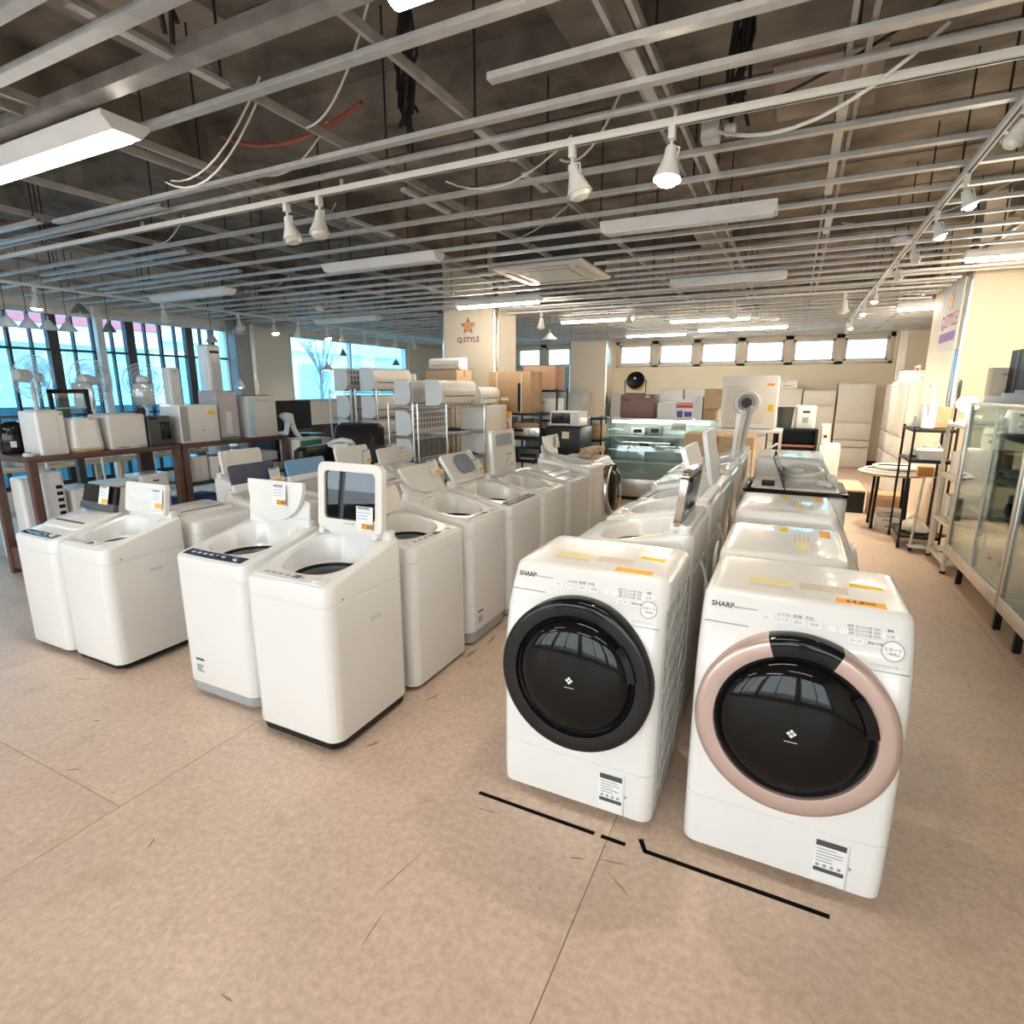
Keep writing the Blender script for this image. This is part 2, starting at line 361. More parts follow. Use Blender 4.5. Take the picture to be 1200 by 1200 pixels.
# ---- scuffs and worn dirt on the floor
SC = mat('brown_scuff', (.34, .23, .15), .8, 0, .3, 30)
for (x, y, l, w, a) in ((-.40, 1.60, .10, .010, 10), (-.52, 1.56, .05, .012, 20), (-.36, 1.52, .12, .007, -35), (-1.03, 1.25, .22, .005, 80), (-.98, 1.05, .12, .005, 95), (-1.62, 2.72, .16, .03, 85), (-1.60, 2.95, .14, .02, 95), (-1.55, 2.2, .10, .018, 70), (-1.57, 1.75, .08, .02, 60), (-2.6, 1.05, .06, .008, 30), (-1.9, .95, .05, .01, 120), (-2.9, 1.3, .04, .012, 15), (-1.2, .72, .05, .008, 0), (-3.4, 1.5, .10, .012, 20), (-.9, 1.62, .10, .008, 5)):
    n = 9; pts = []
    for sgn in (1, -1):
        for k in range(n):
            q = -.5 + k / (n - 1) if sgn > 0 else .5 - k / (n - 1)
            pts.append((q * l, sgn * w * .5 * (1 - (2 * q) ** 2) * random.uniform(.3, 1.0) + .0004 * sgn))
    sf_ = MB().prism(pts, .0001, .0005, 'z').build('scuff_mark', SC, fl, 0); sf_.location = (x, y, 0); sf_.rotation_euler = (0, 0, R(a))

# ---- walls
def wall_x(name, x0, x1, segs, m):
    mb = MB()
    for (a, b, c, d) in segs: mb.box(x0, x1, a, b, c, d)
    return struct(name, mb, m, smooth=0)
T = .18
HEAD, SILL, SILL2 = 2.63, .28, 1.33
wl = wall_x('wall_left', XL - T, XL, [(YF, 0.2, 0, ZS), (.2, 6.95, 0, SILL), (.2, 6.95, HEAD, ZS), (6.95, 8.34, 0, ZS), (8.34, 12.15, 0, SILL2), (8.34, 12.15, HEAD, ZS), (12.15, YB, 0, ZS)], WALLW)
bx('corner_post', mat('grey_post', (.30, .30, .31), .45, .3), wl, XL, XL + .22, 6.97, 7.24, 0, ZS)
bx('pipe_cover', ALU, wl, XL, XL + .1, 7.36, 7.46, 0, ZS)
bx('lining_panel', WALLW, wl, XL, XL + .03, 7.5, 8.3, .1, 2.7)
bx('lining_panel', WALLW, wl, XL, XL + .03, 12.2, 13.1, .1, 2.7)
bx('lining_panel', WALLW, wl, XL, XL + .03, 13.12, 13.86, .1, 2.7)
wb = MB(); WX0, WX1 = -6.75, 1.72; WZ0, WZ1 = 2.09, 2.70
wb.box(XL, XR, YB, YB + T, 0, WZ0).box(XL, XR, YB, YB + T, WZ1, ZS).box(XL, WX0, YB, YB + T, WZ0, WZ1).box(WX1, XR, YB, YB + T, WZ0, WZ1).box(-5.1, -4.0, YB, YB + T, WZ0, WZ1)
wback = struct('wall_back', wb, CREAM, smooth=0)
bx('corner_trim', ALU, wback, 1.78, 1.92, YB - .1, YB, 0, ZS); bx('pilaster', CREAM, wback, 1.92, XR, YB - .1, YB, 0, ZS)
bx('bulkhead_trim', WALLW, wback, -3.9, XR, YB - .12, YB, 2.80, 2.95)
wr = struct('wall_right', MB().box(XR, XR + T, YF, YB, 0, ZS), CREAM, smooth=0)
wf = MB(); wf.box(XL, XR, YF - T, YF, 0, .25).box(XL, XR, YF - T, YF, 2.62, ZS)
for a, b in ((XL, -8.2), (-6.3, -6.0), (-4.1, -3.8), (-1.9, -1.6), (.3, .6), (2.2, XR)): wf.box(a, b, YF - T, YF, .25, 2.62)
struct('wall_front', wf, WALLW, smooth=0)
BBM = mat('dark_baseboard', (.03, .022, .02), .5)
struct('baseboard_back', MB().box(XL, 1.76, YB - .012, YB, 0, .1), BBM)
struct('baseboard_right', MB().box(XR - .012, XR, YF, YB, 0, .1), BBM)
struct('baseboard_left', MB().box(XL, XL + .012, 7.48, YB - .02, 0, .1), BBM)
# ---- windows
FRAMEB = mat('dark_window_frame', (.02, .022, .028), .4); FRAMEW = mat('beige_window_frame', (.62, .53, .42), .45); FRAMES = mat('silver_window_frame', (.55, .56, .58), .35, .6)
wn = 0
def window(y0, y1, z0, z1):
    global wn; wn += 1
    r = bpy.data.objects.new('window_%d' % wn, None); C.objects.link(r); r['kind'] = 'structure'; r['label'] = 'big display window in the long side wall'
    return r
w1 = window(.2, 6.95, SILL, HEAD)
bx('window_frame', FRAMES, w1, XL - .1, XL, .2, 6.95, HEAD - .07, HEAD); bx('window_frame', FRAMEB, w1, XL - .1, XL, .2, 6.95, SILL, SILL + .06)
thick = [.35, 1.35, 2.34, 3.33, 4.32, 5.33, 6.27, 6.69]
for y in thick: bx('mullion', FRAMEB, w1, XL - .1, XL - .002, y - (.06 if y < 6.5 else .03), y + (.06 if y < 6.5 else .03), SILL + .06, HEAD - .07)
for a, b in zip([.2] + thick, thick + [6.95]):
    n = 4 if b - a > .8 else (2 if b - a > .3 else 1)
    for k in range(n):
        p, q = a + (b - a) * k / n, a + (b - a) * (k + 1) / n
        bx('pane', GLASSW, w1, XL - .06, XL - .05, p, q, SILL + .06, HEAD - .07)
        if k: bx('glazing_bar', FRAMEB, w1, XL - .08, XL - .01, p - (.016 if k == 2 else .01), p + (.016 if k == 2 else .01), SILL + .06, HEAD - .07)
bx('transom', FRAMEB, w1, XL - .08, XL - .004, .2, 6.95, 2.085, 2.115); bx('transom', FRAMEB, w1, XL - .08, XL - .004, .2, 6.95, 1.22, 1.25)
bx('post', mat('white_pipe', (.72, .72, .74), .4), w1, XL + .01, XL + .1, 4.82, 4.91, 0, 2.72)
w2 = window(8.34, 12.15, SILL2, HEAD)
for a, b in ((8.34, 10.05), (10.11, 12.15)): bx('pane', GLASSW, w2, XL - .06, XL - .05, a, b, SILL2 + .05, HEAD - .05)
bx('mullion', FRAMES, w2, XL - .1, XL - .002, 10.05, 10.11, SILL2 + .05, HEAD - .05)
bx('window_frame', FRAMES, w2, XL - .1, XL, 8.34, 12.15, HEAD - .05, HEAD); bx('window_sill', FRAMES, w2, XL - .1, XL + .03, 8.34, 12.15, SILL2, SILL2 + .05)
bx('window_frame', FRAMES, w2, XL - .1, XL, 8.34, 8.39, SILL2, HEAD); bx('window_frame', FRAMES, w2, XL - .1, XL, 12.1, 12.15, SILL2, HEAD)
# clerestory: six hopper windows to the right of the back pilaster, three to the left
def hopper(x0, x1):
    global wn; wn += 1
    r = bpy.data.objects.new('window_%d' % wn, None); C.objects.link(r); r['kind'] = 'structure'; r['label'] = 'small high hopper window in the back wall'
    bw = .085; z0, z1 = WZ0, WZ1; mb = MB(); yb = YB
    for a, b, c, d in ((x0, x1, z0, z0 + bw * .7), (x0, x1, z1 - bw, z1), (x0, x0 + bw, z0, z1), (x1 - bw, x1, z0, z1)): mb.box(a, b, yb - .02, yb + .12, c, d, .004)
    mb.build('window_frame', FRAMEW, r); mb = MB(); i = .085; t = .05
    x2, x3, z2, z3 = x0 + i, x1 - i, z0 + i * .75, z1 - i
    for a, b, c, d in ((x2, x3, z2, z2 + t), (x2, x3, z3 - t, z3), (x2, x2 + t, z2, z3), (x3 - t, x3, z2, z3)): mb.box(a, b, yb + .0, yb + .08, c, d, .004)
    mb.build('sash', mat('pale_sash', (.70, .64, .55), .45), r)
    bx('pane', GLASSW, r, x2 + t, x3 - t, yb + .04, yb + .05, z2 + t, z3 - t)
    bx('latch', FRAMEW, r, (x0 + x1) / 2 - .05, (x0 + x1) / 2 + .05, yb - .035, yb + .0, z3 - .035, z3 - .01)
n = 6; xw = (WX1 + 4.0) / n
for k in range(n): hopper(-4.0 + xw * k, -4.0 + xw * (k + 1))
for k in range(2): hopper(-6.75 + .825 * k, -6.75 + .825 * (k + 1))
bx('curtain_lining', WALLW, wback, -6.75, -5.1, YB - .03, YB, .1, WZ0 - .03)
for x0, x1 in ((-8.2, -6.3), (-6.0, -4.1), (-3.8, -1.9), (-1.6, .3), (.6, 2.2)):
    wn += 1; r = bpy.data.objects.new('window_%d' % wn, None); C.objects.link(r); r['kind'] = 'structure'
    bx('pane', GLASSF, r, x0, x1, YF - .1, YF - .09, .25, 2.62); bx('mullion', FRAMES, r, (x0 + x1) / 2 - .03, (x0 + x1) / 2 + .03, YF - .14, YF - .05, .25, 2.62)
def portal(loc, rot, sx, sy):
    l = bpy.data.lights.new('window_portal', 'AREA'); l.shape = 'RECTANGLE'; l.size = sx; l.size_y = sy; l.cycles.is_portal = True
    o = bpy.data.objects.new('window_portal', l); C.objects.link(o); o.location = loc; o.rotation_euler = rot
portal((XL - .3, 3.6, 1.45), (0, R(-90), 0), 2.4, 6.8); portal((XL - .3, 10.25, 1.98), (0, R(-90), 0), 1.3, 3.8)
portal((-3.0, YF - .3, 1.45), (R(90), 0, 0), 10.5, 2.4); portal((-2.5, YB + .3, 2.4), (R(-90), 0, 0), 8.5, .6)

# ---- columns
def column(name, x0, x1, y0, y1, lab):
    r = bpy.data.objects.new(name, None); C.objects.link(r); r['kind'] = 'structure'; r['label'] = lab
    bx('cladding_panel', COLP, r, x0 + .06, x1 - .06, y0, y0 + .03, 0, ZS); bx('cladding_panel', COLP, r, x1 - .03, x1, y0 + .06, y1, 0, ZS); bx('cladding_panel', COLP, r, x0, x0 + .03, y0 + .06, y1, 0, ZS)
    bx('core', WALLW, r, x0 + .03, x1 - .03, y0 + .03, y1, 0, ZS)
    q = .06
    for cx, cy in ((x0 + q, y0 + q), (x1 - q, y0 + q)):
        MB().cyl((cx, cy, 0), (cx, cy, ZS), q, 20).build('corner_trim', mat('polished_aluminium', (.72, .72, .72), .2, 1.0), r)
    return r
col1 = column('trim_1', -4.97, -4.0, 7.6, 8.25, 'square clad column carrying the shop emblem')
column('trim_2', -5.06, -4.05, 13.4, 13.88, 'cream pilaster at the back wall between the high windows')
pil = column('trim_3', 1.49, XR - .02, 7.6, 9.05, 'clad pillar by the long wall with a shop poster')
# emblem on the column
em = thing('shop_sign', 'star emblem and purple lettering on the square column', 'sign', (-4.48, 7.597, 2.36))
pts = []
for k in range(10):
    a = PI / 2 + k * PI / 5; q = .135 if k % 2 == 0 else .066; pts.append((q * math.cos(a), q * math.sin(a) + .14))
MB().prism(pts, -.004, 0, 'y').build('star', mat('taupe_ink', (.32, .25, .24), .6), em)
MB().cyl((0, -.0045, .145), (0, -.007, .145), .062, 20).build('disc', mat('orange_ink', (.82, .36, .12), .6), em)
MB().cyl((-.066, -.0045, .16), (-.066, -.0065, .16), .022, 12).build('dot', mat('taupe_ink', (0, 0, 0)), em); MB().cyl((.066, -.0045, .16), (.066, -.0065, .16), .022, 12).build('dot', mat('taupe_ink', (0, 0, 0)), em)
MB().prism([(-.03, .128), (0, .118), (.03, .128), (0, .124)], -.0075, -.007, 'y').build('smile', INK, em)
text('lettering', 'Q.STYLE', .105, PURP, em, fr(0, -.001, -.055), .0015, True)
# poster on the pillar (face towards -X)
po = thing('poster', 'white poster with star and shop name on the wall pillar', 'poster', (1.489, 8.05, 1.9), -90)
bx('sheet', PAPER, po, -.46, .46, -.012, 0, .1, .82, .002)
pts = [((.115 if k % 2 == 0 else .055) * math.cos(PI / 2 + k * PI / 5), (.115 if k % 2 == 0 else .055) * math.sin(PI / 2 + k * PI / 5) + .64) for k in range(10)]
MB().prism(pts, -.016, -.012, 'y').build('star', mat('orange_ink', (0, 0, 0)), po)
text('lettering', 'Q.STYLE', .2, mat('magenta_ink', (.55, .09, .22), .6), po, fr(0, -.0125, .42), .001, True)
bx('stripe', mat('violet_ink', (.36, .20, .50), .6), po, -.36, .36, -.014, -.012, .20, .30)

# ------------------------------------------------------------------ outside the windows
out = struct('pavement', MB().box(-40, XL - T - .01, -20, 40, -.3, -.14), mat('pavement_concrete', (.42, .42, .42), .9, 0, .1))
struct('street_front', MB().box(XL - 5, 20, -30, YF - T - .01, -.3, -.14), mat('asphalt', (.3, .3, .3), .9))
struct('yard_back', MB().box(XL - T, 20, YB + T + .01, 40, -.3, -.14), mat('asphalt', (.3, .3, .3), .9))
ob = thing('office_building', 'pale two storey building across the street seen through the big window', 'building', (-17, 0, -.14))
OBM = mat('pale_render', (.74, .82, .86), .8); OBW = mat('far_window_glass', (.30, .46, .58), .15)
bx('wall', OBM, ob, -4, 0, 10.5, 26, 0, 9)
for z in (1.2, 4.0, 6.6):
    for k in range(6):
        f = bx('window', mat('far_window_frame', (.5, .52, .55), .5), ob, 0, .06, 11.3 + 2.4 * k, 13.0 + 2.4 * k, z, z + 1.5); bx('pane', OBW, f, .05, .075, 11.36 + 2.4 * k, 12.94 + 2.4 * k, z + .06, z + 1.44)
bx('ledge', OBM, ob, 0, .3, 10.5, 26, 3.1, 3.4)
sh = thing('shop_building', 'low building with a pink fascia across the street outside the gridded window', 'building', (-16, 0, -.14))
bx('wall', mat('pale_cyan_render', (.66, .86, .92), .8), sh, -5, 0, -2, 10, 0, 5.6); bx('fascia', mat('pink_fascia', (.80, .52, .64), .6), sh, 0, .5, -2, 10, 2.75, 4.2); bx('fascia_trim', mat('red_fascia', (.62, .12, .14), .6), sh, .5, .54, -2, 10, 3.2, 3.7)
for k in range(6): bx('window', mat('sky_glass', (.45, .72, .85), .1), sh, 0, .05, -1.4 + 1.9 * k, .1 + 1.9 * k, .4, 2.3)
hd = thing('street_fence', 'dark teal panel fence outside the gridded window', 'fence', (-10.6, 3.5, -.14))
for k in range(9): bx('panel', mat('teal_panel', (.06, .16, .22), .6), hd, -.03, .03, -4.0 + .9 * k, -3.12 + .9 * k, 0, 1.45)
tr = thing('bare_tree', 'bare street tree outside the plain window', 'tree', (-12.5, 12.6, -.14))
mb = MB().cyl((0, 0, 0), (.05, .05, 2.2), .06, 8, .045)
mb.build('trunk', mat('bark', (.22, .20, .20), .9), tr)
mb = MB()
for k in range(16):
    a = random.uniform(0, 2 * PI); z = 1.4 + .1 * k; l = random.uniform(.6, 1.4)
    p = Vector((.04, .04, min(z, 2.2))); q = p + Vector((math.cos(a) * l * .6, math.sin(a) * l * .6, l)); mb.cyl(p, q, .022, 5, .008)
    for j in range(3): mb.cyl(p.lerp(q, .4 + .2 * j), p.lerp(q, .5 + .2 * j) + Vector((random.uniform(-.3, .3), random.uniform(-.3, .3), .35)), .01, 4, .004)
mb.build('branches', MATS['bark'], tr)

# ------------------------------------------------------------------ lamps
FIXW = mat('white_fixture', (.76, .76, .77), .4)
def fluor(x0, x1, y, lit, lab, z=2.665, w=.2, group=None, lm=None):
    z = 2.655
    t = thing('fluorescent_fixture' if not lit else 'fluorescent_lamp', lab, 'lamp', ((x0 + x1) / 2, y, z), 0, group)
    L = x1 - x0
    MB().prism([(-w / 2, .05), (w / 2, .05), (w / 2, .03), (w * .3, -.012), (-w * .3, -.012), (-w / 2, .03)], -L / 2, L / 2, 'x').build('housing', FIXW, t, 20)
    if lit:
        MB().loft([[(X, w * .2 * math.cos(a), -.012 + .03 * math.sin(a)) for a in [PI + PI * i / 8 for i in range(9)]] for X in (-L / 2 + .02, L / 2 - .02)]).build('tube_cover', lm or LIT, t)
    else:
        bx('tube_cover', mat('unlit_diffuser', (.74, .74, .77), .4), t, -L / 2 + .02, L / 2 - .02, -w * .26, w * .26, -.02, -.012)
    return t
fluor(-3.9, -2.66, 1.68, True, 'lit fluorescent lamp hung between the near rails above the open floor', z=2.66, w=.2)
fluor(-4.12, -2.92, 6.72, True, 'lit fluorescent lamp in front of the square column', z=2.68, lm=LITB, w=.14)
fluor(1.17, 2.3, 6.2, True, 'lit fluorescent lamp in front of the poster pillar', z=2.69, lm=LITB, w=.14)
fluor(1.14, 2.2, 9.45, True, 'lit fluorescent lamp behind the poster pillar', z=2.70, lm=LITB, w=.14)
fluor(-1.12, .12, 1.49, True, 'lit fluorescent lamp above the two front drum washers', z=2.69, w=.2)
for i, (x0, x1, y, w) in enumerate(((-4.02, -2.78, 4.26, .16), (-7.25, -5.86, 4.65, .16), (-1.31, -.2, 4.12, .19), (-1.28, -.17, 6.42, .17), (-7.25, -5.95, 7.35, .16), (-3.5, -2.3, 8.9, .16), (-1.9, -.7, 9.6, .16), (-1.7, -.2, 11.2, .16), (-3.2, -2.0, 11.8, .16))):  # the rearmost are dull white fixtures with an added glow for the back wall
    fluor(x0, x1, y, i >= 5, ['unlit white fluorescent fixture between the square column and the near rails', 'unlit white fluorescent fixture above the fans and air purifiers', 'unlit white fluorescent fixture beyond the lit spotlight', 'unlit white fluorescent fixture beside the ceiling air conditioner',
          'unlit white fluorescent fixture towards the plain window', 'unlit white fluorescent fixture with added glow behind the square column', 'unlit white fluorescent fixture with added glow above the glass showcase', 'unlit white fluorescent fixture with added glow close to the high windows', 'unlit white fluorescent fixture with added glow near the back pilaster'][i].replace('unlit', 'lit' if i >= 5 else 'unlit'), z=2.68, w=w, lm=LITADD)
for k, (x, y) in enumerate(((-6.2, -.6), (-3.0, -1.0), (0.4, -1.2), (-4.6, -2.6), (-1.2, -2.6))):  # lamps added out of view to brighten the near part of the room
    fluor(x - .62, x + .62, y, True, 'added unseen fluorescent lamp over the front of the shop behind the viewer', z=2.69, w=.2, group='added fluorescent lamps over the shop front')
TRK = mat('white_track', (.70, .69, .66), .4)
def track(name, lab, a, b, w=.034, h=.03):
    a = Vector(a); b = Vector(b); mb = MB()
    if abs(a.x - b.x) > abs(a.y - b.y): mb.box(a.x, b.x, a.y - w / 2, a.y + w / 2, a.z - h, a.z, .002)
    else: mb.box(a.x - w / 2, a.x + w / 2, a.y, b.y, a.z - h, a.z, .002)
    o = thing('light_track', lab, 'track', (0, 0, 0)); mb.build('rail', TRK, o)
    d = MB()
    if abs(a.x - b.x) > abs(a.y - b.y): d.box(a.x, b.x, a.y - .005, a.y + .005, a.z - h - .001, a.z - h + .002)
    else: d.box(a.x - .005, a.x + .005, a.y, b.y, a.z - h - .001, a.z - h + .002)
    d.build('slot', INK, o)
    e = MB()
    if abs(a.x - b.x) > abs(a.y - b.y):
        for k in range(5): x = a.x + (b.x - a.x) * (k + .5) / 5; e.box(x - .008, x + .008, a.y - .008, a.y + .008, a.z, 2.735)
    else:
        for k in range(5): y = a.y + (b.y - a.y) * (k + .5) / 5; e.box(a.x - .008, a.x + .008, y - .008, y + .008, a.z, 2.735)
    e.build('bracket', GALV, o); return o
track('t', 'white light track crossing the room in front of the washers', (-7.0, 2.70, 2.70), (2.2, 2.70, 2.70))
track('t', 'white light track running to the back wall along the cabinet aisle', (.7, 1.2, 2.70), (.7, 12.6, 2.70))
track('t', 'white light track crossing the room near the glass showcase', (-3.98, 7.9, 2.70), (1.42, 7.9, 2.70))
track('t', 'white light track running beside the tall side windows', (-7.3, 2.6, 2.66), (-7.3, 11.3, 2.66))
def spot(x, y, z, lab, kind='cone', lit=None, tx=0, ty=0, group=None, mcol=None):
    t = thing('spotlight', lab, 'spotlight', (x, y, z), 0, group)
    m = mcol or mat('spot_white', (.74, .72, .68), .35)
    MB().box(-.014, .014, -.02, .02, -.05, 0, .003).cyl((0, 0, -.05), (0, 0, -.075), .007, 8).build('adapter', m, t)
    Mx = Matrix.Translation((0, 0, -.075)) @ Euler((tx, ty, 0)).to_matrix().to_4x4()
    if kind == 'cone': prof = [(.0, 0), (.020, -.002), (.025, -.012), (.026, -.045), (.033, -.062), (.050, -.11), (.060, -.138), (.054, -.138), (.044, -.11), (.0, -.10)]
    else: prof = [(.0, 0), (.018, -.004), (.024, -.03), (.026, -.05), (.040, -.085), (.036, -.085), (.022, -.06), (0, -.055)]
    MB().lathe(prof, 20, Mx).build('shade', m, t, 50)
    MB().tube([Mx @ Vector((.03, 0, -.05)), Mx @ Vector((.035, 0, -.01)), (0, 0, -.07)], .004, 5).build('yoke', m, t)
    zb = -.128 if kind == 'cone' else -.075
    MB().lathe([(0, zb + .03), (.02, zb + .02), (.050 if kind == 'cone' else .03, zb - .008), (.038 if kind == 'cone' else .02, zb - .026), (0, zb - .034)], 16, Mx).build('bulb', {None: mat('frosted_bulb', (.72, .70, .66), .3), 'warm': LITSP, 'cool': LITCOOL}[lit], t)
    if lit == 'warm':
        l = bpy.data.lights.new('bulb_light', 'SPOT'); l.energy = 22 if kind == 'cone' else 90; l.spot_size = R(150); l.spot_blend = 1.0; l.color = (1, .84, .62); l.shadow_soft_size = .04
        o = bpy.data.objects.new('bulb_light', l); C.objects.link(o); o.parent = t; o.matrix_local = Mx @ Matrix.Translation((0, 0, zb - .03))
    return t
zt = 2.67
ORD = ['first', 'second', 'third', 'fourth', 'fifth', 'sixth', 'seventh', 'eighth', 'ninth', 'tenth', 'eleventh', 'twelfth']
spot(-2.84, 2.70, zt, 'white cone spotlight, outer one of the close pair above the top loaders', tx=.0, ty=-.25)
spot(-2.58, 2.70, zt, 'white cone spotlight, inner one of the close pair above the top loaders', lit=None, tx=-.2, ty=-.1)
spot(-1.02, 2.70, zt, 'white cone spotlight, unlit, next to the glowing one', tx=.0, ty=-.3)
spot(-.57, 2.70, zt, 'glowing white cone spotlight over the front washers', lit='warm', tx=-.15, ty=.05)
for i, x in enumerate((-3.42, -2.12, -.78, .43)):
    spot(x, 7.9, zt, ['white cone spotlight near the square column', 'white cone spotlight above the brown safe', 'white cone spotlight above the tumble dryer', 'white cone spotlight where the two tracks meet'][i], tx=0, ty=0)
for i, (y, lit, ty) in enumerate(((3.05, None, .4), (3.93, 'cool', -.4), (4.61, 'cool', -.4), (5.42, None, -.4), (6.17, None, -.3), (7.55, 'warm', .1), (8.7, 'warm', .1), (9.15, None, .1), (10.6, 'warm', 0), (11.4, None, 0))):
    spot(.7, y, zt, ORD[9 - i] + ' spotlight from the back wall on the aisle track,' + (' glowing warm' if lit == 'warm' else (' with a bright cool lens' if lit == 'cool' else ' switched off')), 'small', lit, 0, ty, 'small spotlights along the cabinet aisle')
for i, (y, lit) in enumerate(((3.4, 'cool'), (4.77, None), (5.87, None), (6.5, 'cool'), (6.98, None), (7.6, 'warm'), (7.96, None), (8.56, None), (8.95, None), (9.5, None), (10.1, None))):
    spot(-7.3, y, 2.63, ORD[10 - i] + ' spotlight from the back wall on the track beside the side windows,' + (' glowing warm' if lit == 'warm' else (' glowing cool white' if lit == 'cool' else ' switched off')), 'cone', lit, 0, random.uniform(-.4, .4), 'spotlights beside the side windows')
def pendant(x, y, z, r, m, lab, grp, lit=False):
    t = thing('pendant_lamp', lab, 'lamp', (x, y, z), 0, grp)
    MB().cyl((0, 0, .13), (0, 0, ZS - z), .004, 6).build('cord', CABLEB, t); MB().cyl((0, 0, .1), (0, 0, .16), .016, 10, .01).build('cap', GREYP, t)
    MB().lathe([(.012, .11), (.03, .10), (r, 0), (r - .004, 0), (.026, .092), (.012, .1)], 20).build('shade', m, t, 40)
    MB().lathe([(0, .06), (.02, .055), (.03, .02), (.018, 0), (0, -.006)], 12).build('bulb', LITSP if lit else mat('frosted_bulb', (0, 0, 0)), t)
SHW = mat('white_shade', (.72, .72, .74), .4); SHG = mat('grey_shade', (.20, .21, .23), .4)
for i, y in enumerate((3.41, 3.61, 3.81, 4.01)): pendant(-8.0, y, 2.27, .1, SHW, ORD[3 - i] + ' of the four white cone pendants counted from the white pipe', 'row of four white pendants')
pendant(-8.0, 4.17, 2.5, .1, SHG, 'small grey cone pendant hung high behind the row of white pendants', None)
pendant(-8.0, 4.48, 2.30, .08, SHG, 'grey cone pendant near the white pipe', None)
pendant(-8.0, 5.93, 2.28, .09, mat('glass_shade', (.5, .55, .6), .2), 'pale glassy pendant near the window corner', None)
pendant(-8.0, 6.4, 2.44, .1, SHW, 'white cone pendant near the grey corner post', None)
pendant(-8.0, 8.3, 1.93, .13, SHW, 'wide white pendant in front of the plain window', None, True)
pendant(-7.7, 6.11, 1.60, .07, SHW, 'small glowing pendant hung low by the corner post', None, True)
pendant(-8.0, 8.75, 2.22, .07, SHG, 'dark pendant in front of the plain window', None)
pendant(-8.0, 10.4, 2.1, .09, SHG, 'grey blue pendant in front of the plain window beyond the mullion', None)
pendant(-3.7, 8.9, 2.38, .13, SHW, 'white dome pendant beside the square column', None)
# ceiling air conditioner
ac = thing('ceiling_air_conditioner', 'square white four way ceiling air conditioner', 'air conditioner', (-2.29, 5.58, 2.70))
MB().loft([rr(.9, .9, .03, 0), rr(.94, .94, .04, .012), rr(.94, .94, .04, .03)]).build('face_panel', WHITE2, ac, 30)
bx('casing', DGREY, ac, -.42, .42, -.42, .42, .03, .34); bx('grille', mat('beige_grille', (.52, .47, .38), .6), ac, -.27, .27, -.27, .27, -.004, 0.001)
for k in range(12): bx('grille_bar', WHITE2, ac, -.25, .25, -.245 + .043 * k, -.231 + .043 * k, -.008, -.003)
for s in (-1, 1):
    bx('vent', INK, ac, -.3, .3, s * .365 - .022, s * .365 + .022, -.002, .002); bx('louvre', WHITE2, ac, -.29, .29, s * .37 - .014, s * .37 + .014, -.006, -.002)
    bx('vent', INK, ac, s * .365 - .022, s * .365 + .022, -.3, .3, -.002, .002); bx('louvre', WHITE2, ac, s * .37 - .014, s * .37 + .014, -.29, .29, -.006, -.002)
for x, y, l in ((.62, 5.46, 'round white smoke detector near the aisle track'), (-6.07, 6.23, 'small white detector box towards the plain window'), (-.39, 10.42, 'small white detector box near the high windows')):
    t = thing('smoke_detector', l, 'detector', (x, y, 2.66)); MB().lathe([(0, 0), (.05, 0), (.065, .02), (.065, .045), (0, .045)], 18).build('body', SHW, t, 30); MB().cyl((0, 0, .045), (0, 0, .08), .03, 10).build('mount', LGREY, t)
# ------------------------------------------------------------------ price card (part of what it is stuck to)
def price_card(parent, x, y, z, w=.085, h=.10, tilt=0.0, price=None, strip=ORA, ry=0.0):
    """small shop card standing against a face that looks to local -Y"""
    M = Matrix.Translation((x, y, z)) @ Matrix.Rotation(-tilt, 4, 'X') @ Matrix.Rotation(ry, 4, 'Y')
    c = MB().box(-w / 2, w / 2, -.002, 0, -h / 2, h / 2).xf(M).build('price_card', PAPER, parent, 0)
    MB().box(-w * .12, w * .48, -.0032, -.002, -h * .46, -h * .2).xf(M).build('price_strip', strip, c, 0)
    mb = MB()
    for k in range(4): mb.box(-w * .42, w * (.1 + .3 * random.random()), -.0028, -.002, h * (.36 - .13 * k), h * (.39 - .13 * k))
    mb.xf(M).build('print', INKB, c, 0)
    MB().box(-w * .42, w * .3, -.0028, -.002, h * .42, h * .47).xf(M).build('print_title', INK, c, 0)
    if price: text('price', price, h * .22, INK, c, M @ fr(w * .18, -.0033, -h * .33), .0003, True)
    return c

def front_text(parent, x, y, z, w, h, rows=2, m=INK):
    mb = MB()
    for k in range(rows):
        q = w * (1 if k == 0 else .6 + .4 * random.random()); mb.box(x - w / 2, x - w / 2 + q, y - .0015, y + .001, z - h * k - h * .35, z - h * k + h * .35)
    return mb.build('printed_mark', m, parent, 0)

